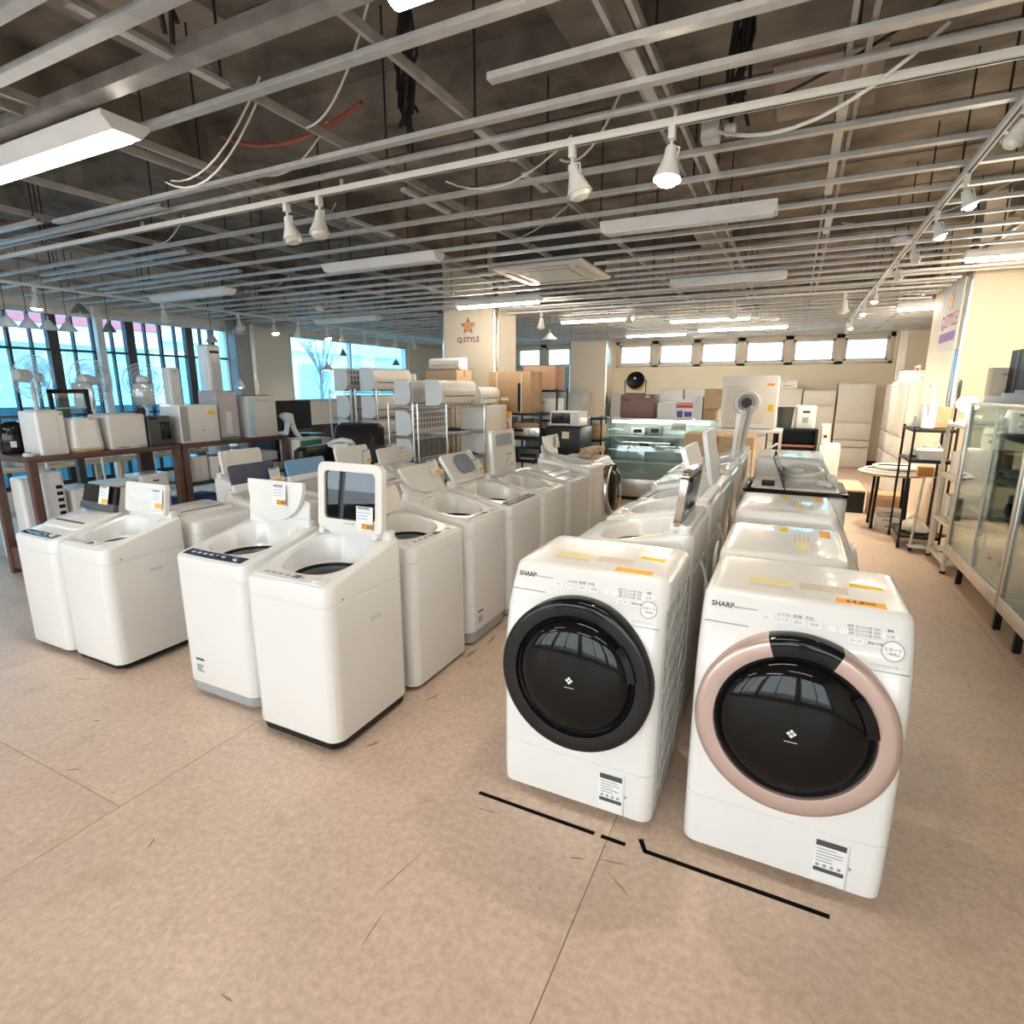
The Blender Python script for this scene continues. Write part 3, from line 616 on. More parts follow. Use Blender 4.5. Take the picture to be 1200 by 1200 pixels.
# ------------------------------------------------------------------ top loading washer
def top_loader(label, x, y, rz, w=.5, d=.5, hf=.78, hb=.88, base=GREYP, panel=LGREY, lid='halfmoon', lean=12, body=WHITE, basez=.06, hole=True, card=None, lidm=None, side=True, logo=False, stripe=None, lidh=.30, riser=True, name='top_loading_washer', cardlean=True, price=None, bow=.012, group=None):
    t = thing(name, label, 'washing machine', (x, y, 0), rz, group)
    r = .055
    def top(X, Y):
        s = min(1, max(0, (Y + d / 2) / d)); s2 = s * s * (3 - 2 * s); return hf + (hb - hf) * (.35 * s + .65 * s2)
    # base with feet
    MB().loft([rr(w - .05, d - .05, .05, .012, bow=bow), rr(w - .02, d - .02, r, .02, bow=bow), rr(w - .012, d - .012, r, basez, bow=bow)]).build('base', base, t)
    f = MB()
    for sx in (-1, 1):
        for sy in (-1, 1): f.cyl((sx * (w / 2 - .07), sy * (d / 2 - .07), 0), (sx * (w / 2 - .07), sy * (d / 2 - .07), .015), .025, 12)
    f.build('foot', BLACK, t)
    zs = hf - .085
    L = [rr(w - .006, d - .006, r, basez, bow=bow), rr(w, d, r, basez + .006, bow=bow), rr(w, d, r, zs - .004, bow=bow), rr(w - .006, d - .006, r, zs - .002, bow=bow), rr(w - .006, d - .006, r, zs + .002, bow=bow), rr(w, d, r, zs + .004, bow=bow),
         rr(w, d, r, lambda X, Y: top(X, Y) - .02, bow=bow), rr(w - .008, d - .008, r, lambda X, Y: top(X, Y) - .007, bow=bow), rr(w - .03, d - .03, r, lambda X, Y: top(X, Y), bow=bow)]
    cy = .015
    if hole:
        rx, ry = w * .385, d * .34
        L += [ell(rx + .012, ry + .012, lambda X, Y: top(X, Y + cy) + .001, cx=0, cy=cy, e=.8), ell(rx, ry, lambda X, Y: top(X, Y + cy) - .012, cx=0, cy=cy, e=.82), ell(rx * .94, ry * .95, hf - .035, cx=0, cy=cy, e=.9), ell(rx * .90, ry * .92, hf - .045, cx=0, cy=cy)]
        MB().loft(L, True, False).build('body', body, t)
        # drum: ring, gap and inner wall
        MB().loft([ell(rx * .905, ry * .925, hf - .044, cy=cy), ell(rx * .88, ry * .89, hf - .07, cy=cy), ell(rx * .82, ry * .83, hf - .075, cy=cy)], False, False).build('gasket', BLACK, t)
        MB().loft([ell(rx * .83, ry * .84, hf - .074, cy=cy), ell(rx * .81, ry * .82, hf - .058, cy=cy), ell(rx * .75, ry * .76, hf - .056, cy=cy), ell(rx * .73, ry * .74, hf - .075, cy=cy), ell(rx * .76, ry * .78, .25, cy=cy)], False, True).build('tub', TUB, t)
    else:
        MB().loft(L, True, True).build('body', body, t)
        MB().loft([rr(w - .06, d * .60, .04, lambda X, Y: top(X, Y + .05) + .001, cy=.05), rr(w - .06, d * .60, .04, lambda X, Y: top(X, Y + .05) + .012, cy=.05), rr(w - .08, d * .56, .04, lambda X, Y: top(X, Y + .05) + .018, cy=.05)]).build('closed_lid', lidm or body, t)
        MB().loft([rr(w * .7, .016, .007, lambda X, Y: top(X, Y - d * .06) + .0145, cy=-d * .06), rr(w * .7, .016, .007, lambda X, Y: top(X, Y - d * .06) + .0195, cy=-d * .06)]).build('lid_seam', DGREY, t)
    # control panel strip along the front edge
    if panel is not None:
        n = 10; pv = []
        y0, y1 = -d / 2 + .026, -d / 2 + .026 + d * .105
        for Yk in (y0, y1):
            for i in range(n + 1):
                X = -w / 2 + .05 + (w - .10) * i / n; yy = Yk - bow * .6 * (1 - (2 * X / w) ** 2); pv.append((X, yy, top(X, yy) + .0045))
        for Yk in (y0, y1):
            for i in range(n + 1):
                X = -w / 2 + .05 + (w - .10) * i / n; yy = Yk - bow * .6 * (1 - (2 * X / w) ** 2); pv.append((X, yy, top(X, yy) - .003))
        m_ = n + 1; pf = []
        for i in range(n):
            pf += [(i, i + 1, m_ + i + 1, m_ + i), (2 * m_ + i, 3 * m_ + i, 3 * m_ + i + 1, 2 * m_ + i + 1), (i, 2 * m_ + i, 2 * m_ + i + 1, i + 1), (m_ + i, m_ + i + 1, 3 * m_ + i + 1, 3 * m_ + i)]
        pf += [(0, m_, 3 * m_, 2 * m_), (n, 2 * m_ + n, 3 * m_ + n, m_ + n)]
        pn = MB().add(pv, pf).build('control_panel', panel, t)
        mb = MB(); yc = (y0 + y1) / 2
        for i in range(6):
            X = -w * .3 + w * .085 * i; mb.box(X - .011, X + .011, yc - .012, yc + .004, top(X, yc) + .003, top(X, yc) + .0075, .002)
        mb.build('button', LGREY if panel in (DGREY, GLOSSB, BLACK, NAVY) else GREYP, pn)
        MB().box(w * .02, w * .10, yc - .012, yc + .014, top(0, yc) + .003, top(0, yc) + .007).build('display', GLOSSB, pn, 0)
        MB().cyl((w * .29, yc, top(0, yc)), (w * .29, yc, top(0, yc) + .010), .02, 18).build('start_button', CHROME if panel in (DGREY, NAVY) else WHITE, pn)
    if side:
        MB().prism(rpoly(.075, .02, .008, cx=.03, cy=.55 if hf > .7 else .5), w / 2 - .004, w / 2 + .0012, 'x').build('side_handle', LGREY, t)
        MB().cyl((w / 2 - .004, -d / 2 + .09, hf - .07), (w / 2 + .001, -d / 2 + .09, hf - .07), .006, 8).build('screw', GREYP, t)
    front = -d / 2 - bow
    if logo:
        front_text(t, -w * .26, front + .006, .21, .06, .014, 1); front_text(t, -w * .27, front + .0065, .175, .05, .011, 4, INKG)
    # riser at the back and lid
    yh = d / 2 - .075; zh = top(0, yh)
    if riser: MB().loft([rr(w - .05, .055, .02, hb - .03, cy=d / 2 - .045), rr(w - .05, .055, .02, hb + .028, cy=d / 2 - .045), rr(w - .07, .04, .018, hb + .036, cy=d / 2 - .045)]).build('back_panel', body, t)
    a = R(lean); LM = Matrix.Translation((0, yh - .01, zh + .02)) @ Matrix.Rotation(-a, 4, 'X')
    lw = w * .8
    lm = lidm or body
    if lid in ('halfmoon', 'plate', 'window', 'arc', 'dark', 'blue', 'navy', 'inset'):
        h = lidh
        if lid == 'halfmoon':
            p = [(-lw / 2, h), (-lw / 2, h * .93)] + [(-lw / 2 * math.cos(q), h * .88 - h * .86 * math.sin(q)) for q in [PI * i / 20 for i in range(21)]] + [(lw / 2, h * .93), (lw / 2, h)]
            MB().prism(p, -.012, .012, 'y').xf(LM).build('lid', lm, t)
            MB().prism([(-w * .44, -.02), (w * .44, -.02), (w * .44, h * .52), (w * .40, h * .56), (-w * .40, h * .56), (-w * .44, h * .52)], .018, .030, 'y').xf(LM).build('rear_lid', body, t)
        elif lid == 'window':
            o = rpoly(lw, h, .04, cx=0, cy=h / 2); i_ = rpoly(lw * .80, h * .70, .025, cx=0, cy=h * .53)
            n = len(o); v = [(a_[0], -.016, a_[1]) for a_ in o] + [(a_[0], -.016, a_[1]) for a_ in i_] + [(a_[0], .016, a_[1]) for a_ in o] + [(a_[0], .016, a_[1]) for a_ in i_]; F = []
            for k in range(n):
                j = (k + 1) % n; F += [(k, j, n + j, n + k), (2 * n + k, 3 * n + k, 3 * n + j, 2 * n + j), (k, 2 * n + k, 2 * n + j, j), (n + k, n + j, 3 * n + j, 3 * n + k)]
            f = MB().add(v, F).xf(LM).build('lid', lm, t)
            MB().prism(rpoly(lw * .81, h * .71, .025, cx=0, cy=h * .53), -.004, .004, 'y').xf(LM).build('lid_glass', GLASSD, f)
            MB().box(-.03, .03, -.024, -.014, h * .12, h * .15).xf(LM).build('lid_catch', LGREY, f)
            MB().prism(rpoly(.03, .03, .01, cx=-lw * .42, cy=.0), -.03, .03, 'y').xf(LM).build('hinge', body, t); MB().prism(rpoly(.03, .03, .01, cx=lw * .42, cy=.0), -.03, .03, 'y').xf(LM).build('hinge', body, t)
        elif lid == 'arc':
            MB().prism(rpoly(lw * 1.05, h, .02, cx=0, cy=h / 2), -.014, .014, 'y').xf(LM).build('lid', lm, t)
            MB().prism([(lw * .4 * math.cos(q), h * .62 + h * .22 * math.sin(q)) for q in [2 * PI * i / 24 for i in range(24)]], -.022, -.014, 'y').xf(LM).build('lid_window', COOLW, t)
            MB().box(-lw * .5, lw * .5, -.02, .0, h * .02, h * .14, .004).xf(LM).build('lid_hinge', COOLW, t)
        elif lid in ('dark', 'blue', 'navy'):
            MB().prism(rpoly(lw * 1.02, h, .02, cx=0, cy=h / 2), -.010, .010, 'y').xf(LM).build('lid', {'dark': GLOSSB, 'blue': BLUEG, 'navy': NAVY}[lid], t)
            MB().box(-lw * .52, lw * .52, -.022, .012, 0, h * .30, .006).xf(LM).build('lid_base', DGREY if lid == 'dark' else body, t)
        elif lid == 'inset':
            MB().prism(rpoly(lw, h, .03, cx=0, cy=h / 2), -.016, .016, 'y').xf(LM).build('lid', lm, t)
            MB().prism(rpoly(lw * .72, h * .26, .02, cx=0, cy=h * .78), -.019, -.015, 'y').xf(LM).build('lid_window', GREYP, t)
            MB().prism(rpoly(lw * .8, h * .5, .02, cx=0, cy=h * .34), -.019, -.015, 'y').xf(LM).build('lid_inner', WHITE2, t)
        else:
            MB().prism(rpoly(lw, h, .025, cx=0, cy=h / 2), -.014, .014, 'y').xf(LM).build('lid', lm, t)
            MB().prism(rpoly(lw * .82, h * .78, .03, cx=0, cy=h * .5), -.017, -.013, 'y').xf(LM).build('lid_inner', WHITE2, t)
        if card:
            cx_, cz_ = card; q = LM @ Vector((cx_ * lw, -.024, cz_ * h)); price_card(t, q.x, q.y, q.z, tilt=a, price=price, w=.10, h=.115)
    elif card:
        q = (card[0] * lw, d / 2 - .04, hb + .08); price_card(t, q[0], q[1], q[2], tilt=.15, price=price)
    return t

# ---- the two at the far left of the front line
top_loader('narrow white top loader with black control strip and smoked flip lid', -3.985, 1.86, 0, w=.455, d=.47, hf=.725, hb=.80, base=BLACK, basez=.03, panel=GLOSSB, lid='dark', lean=14, hole=False, lidh=.16, card=(.2, .62), riser=False)
top_loader('white top loader with black plinth and translucent arched lid', -3.50, 1.865, 0, w=.47, d=.48, hf=.725, hb=.825, base=BLACK, basez=.045, panel=WHITE, lid='arc', lean=10, lidh=.185, card=(.36, .52))
top_loader('white top loader with dark grey control strip, chrome start button and half moon lid', -2.50, 1.95, 0, w=.52, d=.52, hf=.765, hb=.86, base=GREYP, basez=.075, panel=NAVY, lid='halfmoon', lean=6, logo=True, lidh=.22, card=(.12, .66), price='22,800')
top_loader('white top loader with black plinth and big framed glass lid standing open, price 27,800', -1.89, 1.87, 0, w=.5, d=.52, hf=.775, hb=.88, base=BLACK, basez=.055, panel=WHITE, lid='window', lean=5, lidh=.34, card=(.26, .24), price='27,800', lidm=WHITE2)
# ---- right hand column of the left block, doors towards the middle aisle
def colx(front, d): return front - d / 2
top_loader('white top loader with low open top right behind the one with a framed glass lid', -1.9, 2.465, 90, w=.54, d=.5, hf=.795, hb=.86, base=DGREY, basez=.025, panel=WHITE2, lid='plate', lidh=.15, lean=20, card=(-.3, .6))
top_loader('white top loader with grey base, low front logo and half moon lid facing the aisle', -1.92, 3.03, 90, w=.5, d=.53, hf=.795, hb=.90, base=GREYP, basez=.09, panel=LGREY, lid='halfmoon', lidh=.20, lean=28, card=(.34, .78), logo=True)
oc = top_loader('white top loader with black display strip and lid with a blue grey oval catch', -1.92, 3.575, 90, w=.54, d=.54, hf=.80, hb=.90, base=GREYP, panel=DGREY, lid='plate', lidh=.24, lean=35, card=(.4, .4))
top_loader('white top loader with tall upright inset lid, fourth along the aisle column', -1.92, 4.125, 90, w=.5, d=.54, hf=.80, hb=.88, base=GREYP, panel=WHITE2, lid='inset', lidh=.36, lean=4, card=(.2, .3))
top_loader('white top loader with flat closed lid, before the one with the short flip lid', -1.92, 4.695, 90, w=.53, d=.54, hf=.80, hb=.88, base=GREYP, panel=LGREY, lid=None, hole=False, riser=False)
top_loader('white top loader with short flip lid next to the flat brown parcels', -1.92, 5.21, 90, w=.44, d=.56, hf=.86, hb=.93, base=GREYP, panel=None, lid='halfmoon', lidh=.19, lean=10, card=(.3, .6))
LMc = Matrix.Translation((0, .27 - .085, .92)) @ Matrix.Rotation(-R(35), 4, 'X'); MB().prism(rpoly(.20, .15, .05, 6, cy=.13), -.032, -.016, 'y').xf(LMc).build('oval_catch', mat('blue_grey_plastic', (.20, .24, .32), .35), oc)
# ---- column behind the pair at the left (tops face the inner aisle)
top_loader('white washer with flat closed lid and dark finger slot behind the arched lid', -3.50, 2.37, 90, w=.44, d=.50, hf=.775, hb=.80, base=GREYP, panel=None, lid=None, hole=False, riser=False, bow=.004)
top_loader('white top loader with navy topped open lid behind the flat closed one', -3.36, 2.86, 90, w=.47, d=.54, hf=.775, hb=.83, base=GREYP, panel=None, lid='navy', lidh=.20, lean=10, card=(.46, .4))
top_loader('white top loader with blue see-through lid', -3.36, 3.38, 90, w=.5, d=.54, hf=.78, hb=.83, base=GREYP, panel=None, lid='blue', lidh=.18, lean=12)
top_loader('white top loader with tall plain lid, between the blue lid and the black chair', -3.36, 3.94, 90, w=.52, d=.54, hf=.79, hb=.84, base=GREYP, panel=WHITE2, lid='plate', lidh=.22, lean=12, card=(.4, .5))
top_loader('white top loader with wide pale lid, last of the inner column', -3.36, 4.50, 90, w=.52, d=.54, hf=.79, hb=.84, base=GREYP, panel=WHITE2, lid='plate', lidh=.16, lean=14, card=(.4, .5))
top_loader('white top loader with navy control strip beside the far brown rack', -4.06, 3.3, 90, w=.5, d=.5, hf=.80, hb=.86, base=GREYP, panel=NAVY, lid='plate', lidh=.20, lean=8)
# ---- left hand column of the right block, fronts to the middle aisle (-X)
top_loader('white top loader with chrome and smoked lid, right behind the black ringed drum washer', -.625, 2.75, -90, w=.56, d=.58, hf=.85, hb=.95, base=GREYP, panel=None, lid='window', lidh=.26, lean=6, lidm=mat('bronze_chrome', (.42, .35, .30), .15, .9), bow=.02)
top_loader('big white top loader with oval opening, second behind the black ringed drum washer', -.625, 3.35, -90, w=.56, d=.58, hf=.85, hb=.97, base=GREYP, panel=WHITE, lid='plate', lidh=.30, lean=-18, bow=.02, lidm=COOLW)
top_loader('white top loader with dark curved control strip, third behind the black ringed drum washer', -.625, 3.94, -90, w=.55, d=.58, hf=.83, hb=.95, base=GREYP, panel=DGREY, lid='plate', lidh=.36, lean=-10, bow=.02, lidm=COOLW)
top_loader('white top loader with domed closed lid, fourth behind the black ringed drum washer', -.625, 4.55, -90, w=.58, d=.58, hf=.87, hb=.98, base=GREYP, panel=WHITE, lid=None, hole=False, riser=True, bow=.02)
top_loader('white top loader with tall upright white lid, second from the brown cartons', -.625, 5.22, -90, w=.6, d=.6, hf=.88, hb=.99, base=GREYP, panel=WHITE, lid='plate', lidh=.40, lean=3, bow=.02, lidm=WHITE)
top_loader('white top loader with dark grey tall lid right before the brown cartons', -.625, 5.86, -90, w=.56, d=.6, hf=.88, hb=.99, base=GREYP, panel=WHITE, lid='plate', lidh=.42, lean=8, bow=.02, lidm=GREYP)

# ------------------------------------------------------------------ drum washer
def drum_washer(label, x, y, rz, ring=BLACK, w=.6, d=.57, h=.93, detail=True, scale=1.0, film=False, ringtop=True, group=None, seam=True):
    t = thing('drum_washer', label, 'washing machine', (x, y, 0), rz, group)
    def s(z):
        pts = ((0, 0), (.5, 0), (.66, .008), (.76, .03), (.84, .068), (.895, .105), (2, .105))
        zz = z / h * .93
        for (a, b), (c, e) in zip(pts, pts[1:]):
            if zz <= c: return b + (e - b) * (zz - a) / (c - a)
    r = .045; y0 = -d / 2
    def lp(z, ins=0.0):
        sh = s(z); return rr(w - 2 * ins, d - sh - 2 * ins, max(.02, r - ins * .5), z, cy=sh / 2)
    zs = [.028, .034, .1, .218]
    L = [lp(.026, .012), lp(.034, .002), lp(.10), lp(.219), lp(.221, .004), lp(.225, .004), lp(.227)]
    L += [lp(z * h / .93) for z in (.4, .55, .66, .72, .77, .81, .85)] + [lp(h - .05)]
    L += [lp(h - .022, .003), lp(h - .009, .011), lp(h - .002, .024), lp(h, .042)]
    MB().loft(L).build('body', WHITE, t, 40)
    f = MB()
    for sx in (-1, 1):
        for sy in (-1, 1): f.cyl((sx * (w / 2 - .08), sy * (d / 2 - .07), 0), (sx * (w / 2 - .08), sy * (d / 2 - .07), .03), .028, 12)
    f.build('foot', LGREY, t)
    MB().box(-.2, .2, y0 + .05, y0 + .2, .012, .026).build('drain_tray', BLACK, t)
    # door
    cz = .562 * h / .93; rad = .286 * w / .6
    if ring is WHITE: cz -= .06; rad *= .8
    DM = Matrix.Translation((0, y0 - .002, cz)) @ Matrix.Rotation(R(-4), 4, 'X') @ Matrix.Rotation(R(90), 4, 'X')
    N = 72
    def ringloop(a0, a1, prof, n):
        vs = []; fs = []; m_ = len(prof)
        for i in range(n + 1):
            a = a0 + (a1 - a0) * i / n
            for (q, zz) in prof: vs.append(DM @ Vector((q * math.cos(a), q * math.sin(a), zz)))
        for i in range(n):
            for k in range(m_): fs.append((i * m_ + k, i * m_ + (k + 1) % m_, (i + 1) * m_ + (k + 1) % m_, (i + 1) * m_ + k))
        fs += [tuple(range(m_)), tuple(n * m_ + k for k in range(m_))]
        return MB().add(vs, fs)
    pr = [(rad, -.045), (rad, .018), (rad - .006, .027), (rad - .02, .031), (rad - .058, .026), (rad - .062, .015), (rad - .062, -.045)]
    door = ringloop(R(108), R(360 + 66), pr, 64).build('door_ring', ring, t, 45)
    ringloop(R(66), R(108), pr, 12).build('ring_notch', GLOSSB if ring is not WHITE else WHITE, door, 45)
    ri = rad - .061
    ringloop(0, 2 * PI, [(ri, -.03), (ri, .016), (ri - .008, .022), (ri - .017, .014), (ri - .017, -.03)], 64).build('door_rim', GLOSSB, door, 45)
    dome = [(ri - .016, -.02), (ri - .016, .014)] + [((ri - .017) * math.cos(a), .014 + .046 * math.sin(a)) for a in [PI / 2 * i / 10 for i in range(1, 10)]] + [(0.001, .0605)]
    MB().lathe(dome, 64, DM).build('door_glass', mat('tinted_door_glass', (.005, .005, .005), .05, spec=.28), door, 45)
    hp = [(ri + .004, .020), (ri + .004, .036), (ri - .020, .040), (ri - .028, .034), (ri - .028, .020)]
    ringloop(R(8), R(42), hp, 10).build('door_handle', GLOSSB, door, 30)
    # panel print
    def surf(X, z, lift=.002):
        a = math.atan2(s(z + .01) - s(z - .01), .02)
        return Matrix.Translation((X, y0 + s(z) - lift, z)) @ Matrix.Rotation(-a, 4, 'X') @ FRONT
    if detail:
        k = h / .93
        text('brand_lettering', 'SHARP', .024, INK, t, surf(-.235, .884 * k), .0006, True)
        MB().box(-.035, .035, -.0015, .0015, -.0004, .0004).xf(surf(-.165, .882 * k)).build('fine_print', INKG, t, 0)
        text('button_print', 'ふろ水  乾燥  予約', .013, INKG, t, surf(-.02, .881 * k), .0004)
        for i, st in enumerate(('洗い', 'すすぎ', '脱水', '乾燥')):
            M = surf(-.10 + .045 * i, .866 * k); o = MB().prism(rpoly(.036, .022, .007), -.0008, .0008, 'z').xf(M).build('button', mat('button_white', (.83, .83, .83), .3), t, 0)
            text('button_print', st, .011, INKG, o, M @ Matrix.Translation((0, 0, .0009)), .0003)
        for i in range(2): MB().prism(rpoly(.026, .02, .008), -.0008, .0008, 'z').xf(surf(.082 + .032 * i, .865 * k)).build('button', MATS['button_white'], t, 0)
        for i in range(3): text('fine_print', '標準  おしゃれ着  毛布', .0085, INKG, t, surf(.165, (.880 - .0095 * i) * k), .0003)
        for i, st in enumerate(('コース', '運転切替')):
            M = surf(.140 + .055 * i, .790 * k); 
        for i, st in enumerate(('コース', '運転切替')):
            M = surf(.145 + .05 * i, .844 * k); o = MB().prism(rpoly(.044, .020, .006), -.0008, .0008, 'z').xf(M).build('button', MATS['button_white'], t, 0); text('button_print', st, .010, INK, o, M @ Matrix.Translation((0, 0, .0009)), .0003)
        M = surf(.240, .832 * k)
        o = MB().cyl(M @ Vector((0, 0, -.004)), M @ Vector((0, 0, .003)), .027, 28).build('start_button', MATS['button_white'], t)
        MB().tube([M @ Vector((.028 * math.cos(2 * PI * q / 28), .028 * math.sin(2 * PI * q / 28), .0015)) for q in range(28)], .0016, 5, True).build('button_ring', INKG, o)
        text('button_print', 'スタート', .0125, INK, o, M @ Matrix.Translation((0, .004, .0032)), .0003); text('button_print', '一時停止', .009, INK, o, M @ Matrix.Translation((0, -.009, .0032)), .0003)
        for q in (-.014, .014):
            M2 = surf(.232 + q, .868 * k); MB().cyl(M2 @ Vector((0, 0, -.003)), M2 @ Vector((0, 0, .0015)), .010, 16).build('button', MATS['button_white'], t)
        text('button_print', '入  切', .009, INK, t, surf(.232, .868 * k, .004), .0003); text('button_print', '電源', .008, INK, t, surf(.232, .882 * k, .003), .0003)
        text('fine_print', 'プラズマクラスター', .009, INKG, t, surf(.225, .79 * k), .0003)
        text('door_mark', '❖', .03, PAPER, door, Matrix.Translation((-.0, y0 - .0655, cz + .005)) @ FRONT, .0004); MB().box(-.018, .018, y0 - .0655, y0 - .0645, cz - .022, cz - .0205).build('door_underline', PAPER, door, 0)
        # detergent drawer outline on the upper corner
        for (a, b, c, e) in ((-.285, -.15, .832, .834),): MB().box(a, b, y0 + s(.833) - .0015, y0 + s(.833) + .003, c * k, e * k).build('drawer_seam', INKG, t, 0)
        MB().box(.17, .285, y0 + s(.775) - .0015, y0 + s(.775) + .003, .775 * k, .7765 * k).build('panel_seam', INKG, t, 0)
        # sticker on the lower front
        st = MB().box(.105, .195, y0 - .0015, y0 + .001, .045, .195).build('instruction_sticker', PAPER, t, 0)
        MB().box(.108, .192, y0 - .0025, y0 - .0015, .172, .192).build('sticker_band', DGREY, st, 0); MB().box(.108, .192, y0 - .0025, y0 - .0015, .078, .092).build('sticker_band', DGREY, st, 0)
        mb = MB()
        for i in range(5): mb.box(.112, .15 + .04 * random.random(), y0 - .0022, y0 - .0015, .160 - .011 * i, .163 - .011 * i)
        for i in range(4): mb.cyl((.118 + .02 * i, y0 - .0022, .102), (.118 + .02 * i, y0 - .0015, .102), .006, 8)
        mb.build('sticker_print', INKG, st, 0)
        MB().box(.2, .2012, y0 - .0012, y0 + .002, .035, .20).build('filter_cover_seam', INKG, t, 0)
        MB().prism([(.203, .11), (.212, .118), (.203, .126)], y0 - .002, y0 + .001, 'y').build('filter_mark', INKG, t, 0)
    # stickers on the lid top
    ys = -.02
    st = MB().box(-.17, -.03, ys - .02, ys + .025, h - .0005, h + .0012).build('warning_sticker', mat('pale_yellow_print', (.74, .66, .30), .6), t, 0)
    mb = MB()
    for i in range(4): mb.box(-.01, .13, ys - .03 + .018 * i, ys - .024 + .018 * i, h - .0005, h + .001)
    for i in range(3): mb.box(-.17, -.03, ys - .06 + .012 * i, ys - .057 + .012 * i, h - .0005, h + .001)
    mb.build('warning_print', mat('pale_brown_print', (.52, .42, .28), .6), t, 0)
    MB().box(.14, .235, ys + .06, ys + .095, h - .0005, h + .0012).build('yellow_sticker', YEL, t, 0)
    c = MB().box(.09, .225, ys - .12, ys - .075, h - .0005, h + .0013).build('price_strip', ORA, t, 0)
    if detail and not film: text('price', '54,800', .03, INK, c, Matrix.Translation((.158, ys - .098, h + .0014)), .0003, True)
    if film:
        mb = MB(); n = 10
        MB().box(w / 2 + .0005, w / 2 + .003, -d / 2 + .06, d / 2 - .02, .05, h - .10).build('side_film', mat('cling_film', (.62, .62, .60), .12, 0, .06, 20, bump=.9, bscale=16), t, 0)
        for i in range(7):
            z = .12 + .1 * i; mb.tube([(w / 2 + .003, -.2, z), (w / 2 + .005, -.05, z + .06), (w / 2 + .004, .1, z + .05), (w / 2 + .003, .22, z + .13)], .003, 5)
        mb.build('film_fold', MATS['cling_film'], t)
    return t
drum_washer('white drum washer with glossy black door ring in the front pair', -.62, 1.78 + .285, 0, ring=mat('black_ring', (.008, .008, .009), .2, spec=.4), film=True)
drum_washer('white drum washer with rose gold door ring in the front pair', .09, 1.78 + .285, 0, ring=ROSE)
drum_washer('white drum washer turned to the cabinet aisle, right behind the rose gold ringed one', .075, 2.76, 90, ring=WHITE, w=.6, d=.6, h=.915, detail=False)
drum_washer('greyish white drum washer turned to the cabinet aisle, before the machine with the coiled hose', .07, 3.52, 90, ring=WHITE, w=.6, d=.6, h=.945, detail=False)
drum_washer('tall white drum washer turned to the cabinet aisle, behind the machine with the coiled hose', .07, 5.38, 90, ring=WHITE, w=.66, d=.62, h=1.04, detail=False)
drum_washer('white drum washer with chrome ringed black door at the end of the aisle column', -1.95, 5.80, 90, ring=CHROME, w=.6, d=.58, h=.86, detail=False)
# machine with the coiled drain hose
t = thing('hose_washer', 'white washer with black rimmed top, thin raised lid and pale drain hose coiled on it', 'washing machine', (.06, 4.35, 0), 90); t.scale = (1, 1, 1.06)
MB().loft([rr(.56, .60, .04, .02), rr(.58, .62, .05, .03), rr(.58, .62, .05, .83), rr(.56, .60, .05, .85)]).build('body', WHITE, t)
MB().loft([rr(.585, .63, .04, .85), rr(.585, .63, .04, .868), rr(.57, .61, .04, .872)]).build('top_rim', GLOSSB, t); MB().loft([rr(.50, .53, .04, .872), rr(.48, .50, .04, .885)]).build('top_panel', WHITE2, t)
MB().box(-.26, .26, .05, .056, 0, .23).xf(Matrix.Translation((0, .0, .885)) @ Matrix.Rotation(R(-24), 4, 'X')).build('lid', GLOSSB, t)
hs = [(-.18 + .02 * k, -.22 + .05 * math.sin(k * .9) + .012 * k, .905 + .012 * math.sin(k * .7)) for k in range(18)]
MB().tube(hs, .015, 8).build('drain_hose', WHITE2, t)
pts = []
for k in range(46):
    a = 2 * PI * k / 18; pts.append((.05 + (.13 + .002 * k) * math.cos(a), -.05 + (.12) * math.sin(a), .905 + .0018 * k))
MB().tube(pts, .018, 8).build('hose_coil', WHITE2, t)
bx('power_plug', BLACK, t, -.22, -.17, .12, .2, .886, .92, .005); bx('hose_tray', LGREY, t, -.12, .2, -.26, -.2, .886, .93, .01)
# blue grey catch on the third aisle lid
# flat parcels lying on the machine with the short flip lid and its neighbour
for i, (x, y, z, w, d, h, a) in enumerate(((-1.98, 5.52, .0, .34, .16, .045, 4),)): pass
# cables hanging between the two columns of the right block
for i, (y, zt_) in enumerate(((2.62, .80), (3.28, .84), (3.9, .8))):
    pts = [(-.315, y, zt_), (-.285, y + .02, zt_ - .1), (-.275, y + .05, .45), (-.29, y + .12, .3), (-.28, y + .2, .38), (-.29, y + .16, .55), (-.28, y + .08, .5), (-.28, y + .03, .2), (-.28, y, .012)]
    P2 = []
    for a, b in zip(pts, pts[1:]):
        for q in range(4): P2.append(Vector(a).lerp(Vector(b), q / 4))
    if i == 0:
        for q in range(40): P2.append(Vector((-.285 + .002 * (q // 14), 3.0 + (.075 + .0008 * q) * math.cos(q * .45), .70 + (.075 + .0008 * q) * math.sin(q * .45))))
    o = MB().tube(P2, .008, 6).build('loose_cable', CABLE, None); tag(o, ['pale loose cable hanging behind the chrome lidded top loader', 'pale loose cable hanging behind the oval opening top loader', 'pale loose cable hanging behind the top loader with dark strip'][i], 'cable', 'cables in the gap between washer columns')
# black floor tape in front of the drum washers
tp = mat('black_tape', (.004, .004, .004), .8, spec=.1)
o = MB().box(-.98, -.50, 1.683, 1.70, .0003, .0016).build('floor_tape', tp); tag(o, 'long strip of black tape in front of the black ringed washer', 'tape')
o = MB().box(-.475, -.385, 1.683, 1.70, .0003, .0016).build('floor_tape', tp); tag(o, 'short strip of black tape between the front washers', 'tape')
o = MB().box(-.32, .25, 1.685, 1.702, .0003, .0016).prism([(-.32, 1.685), (-.303, 1.685), (-.335, 1.745), (-.35, 1.735)], .0003, .0016, 'z').build('floor_tape', tp); tag(o, 'hooked strip of black tape in front of the rose gold ringed washer', 'tape')
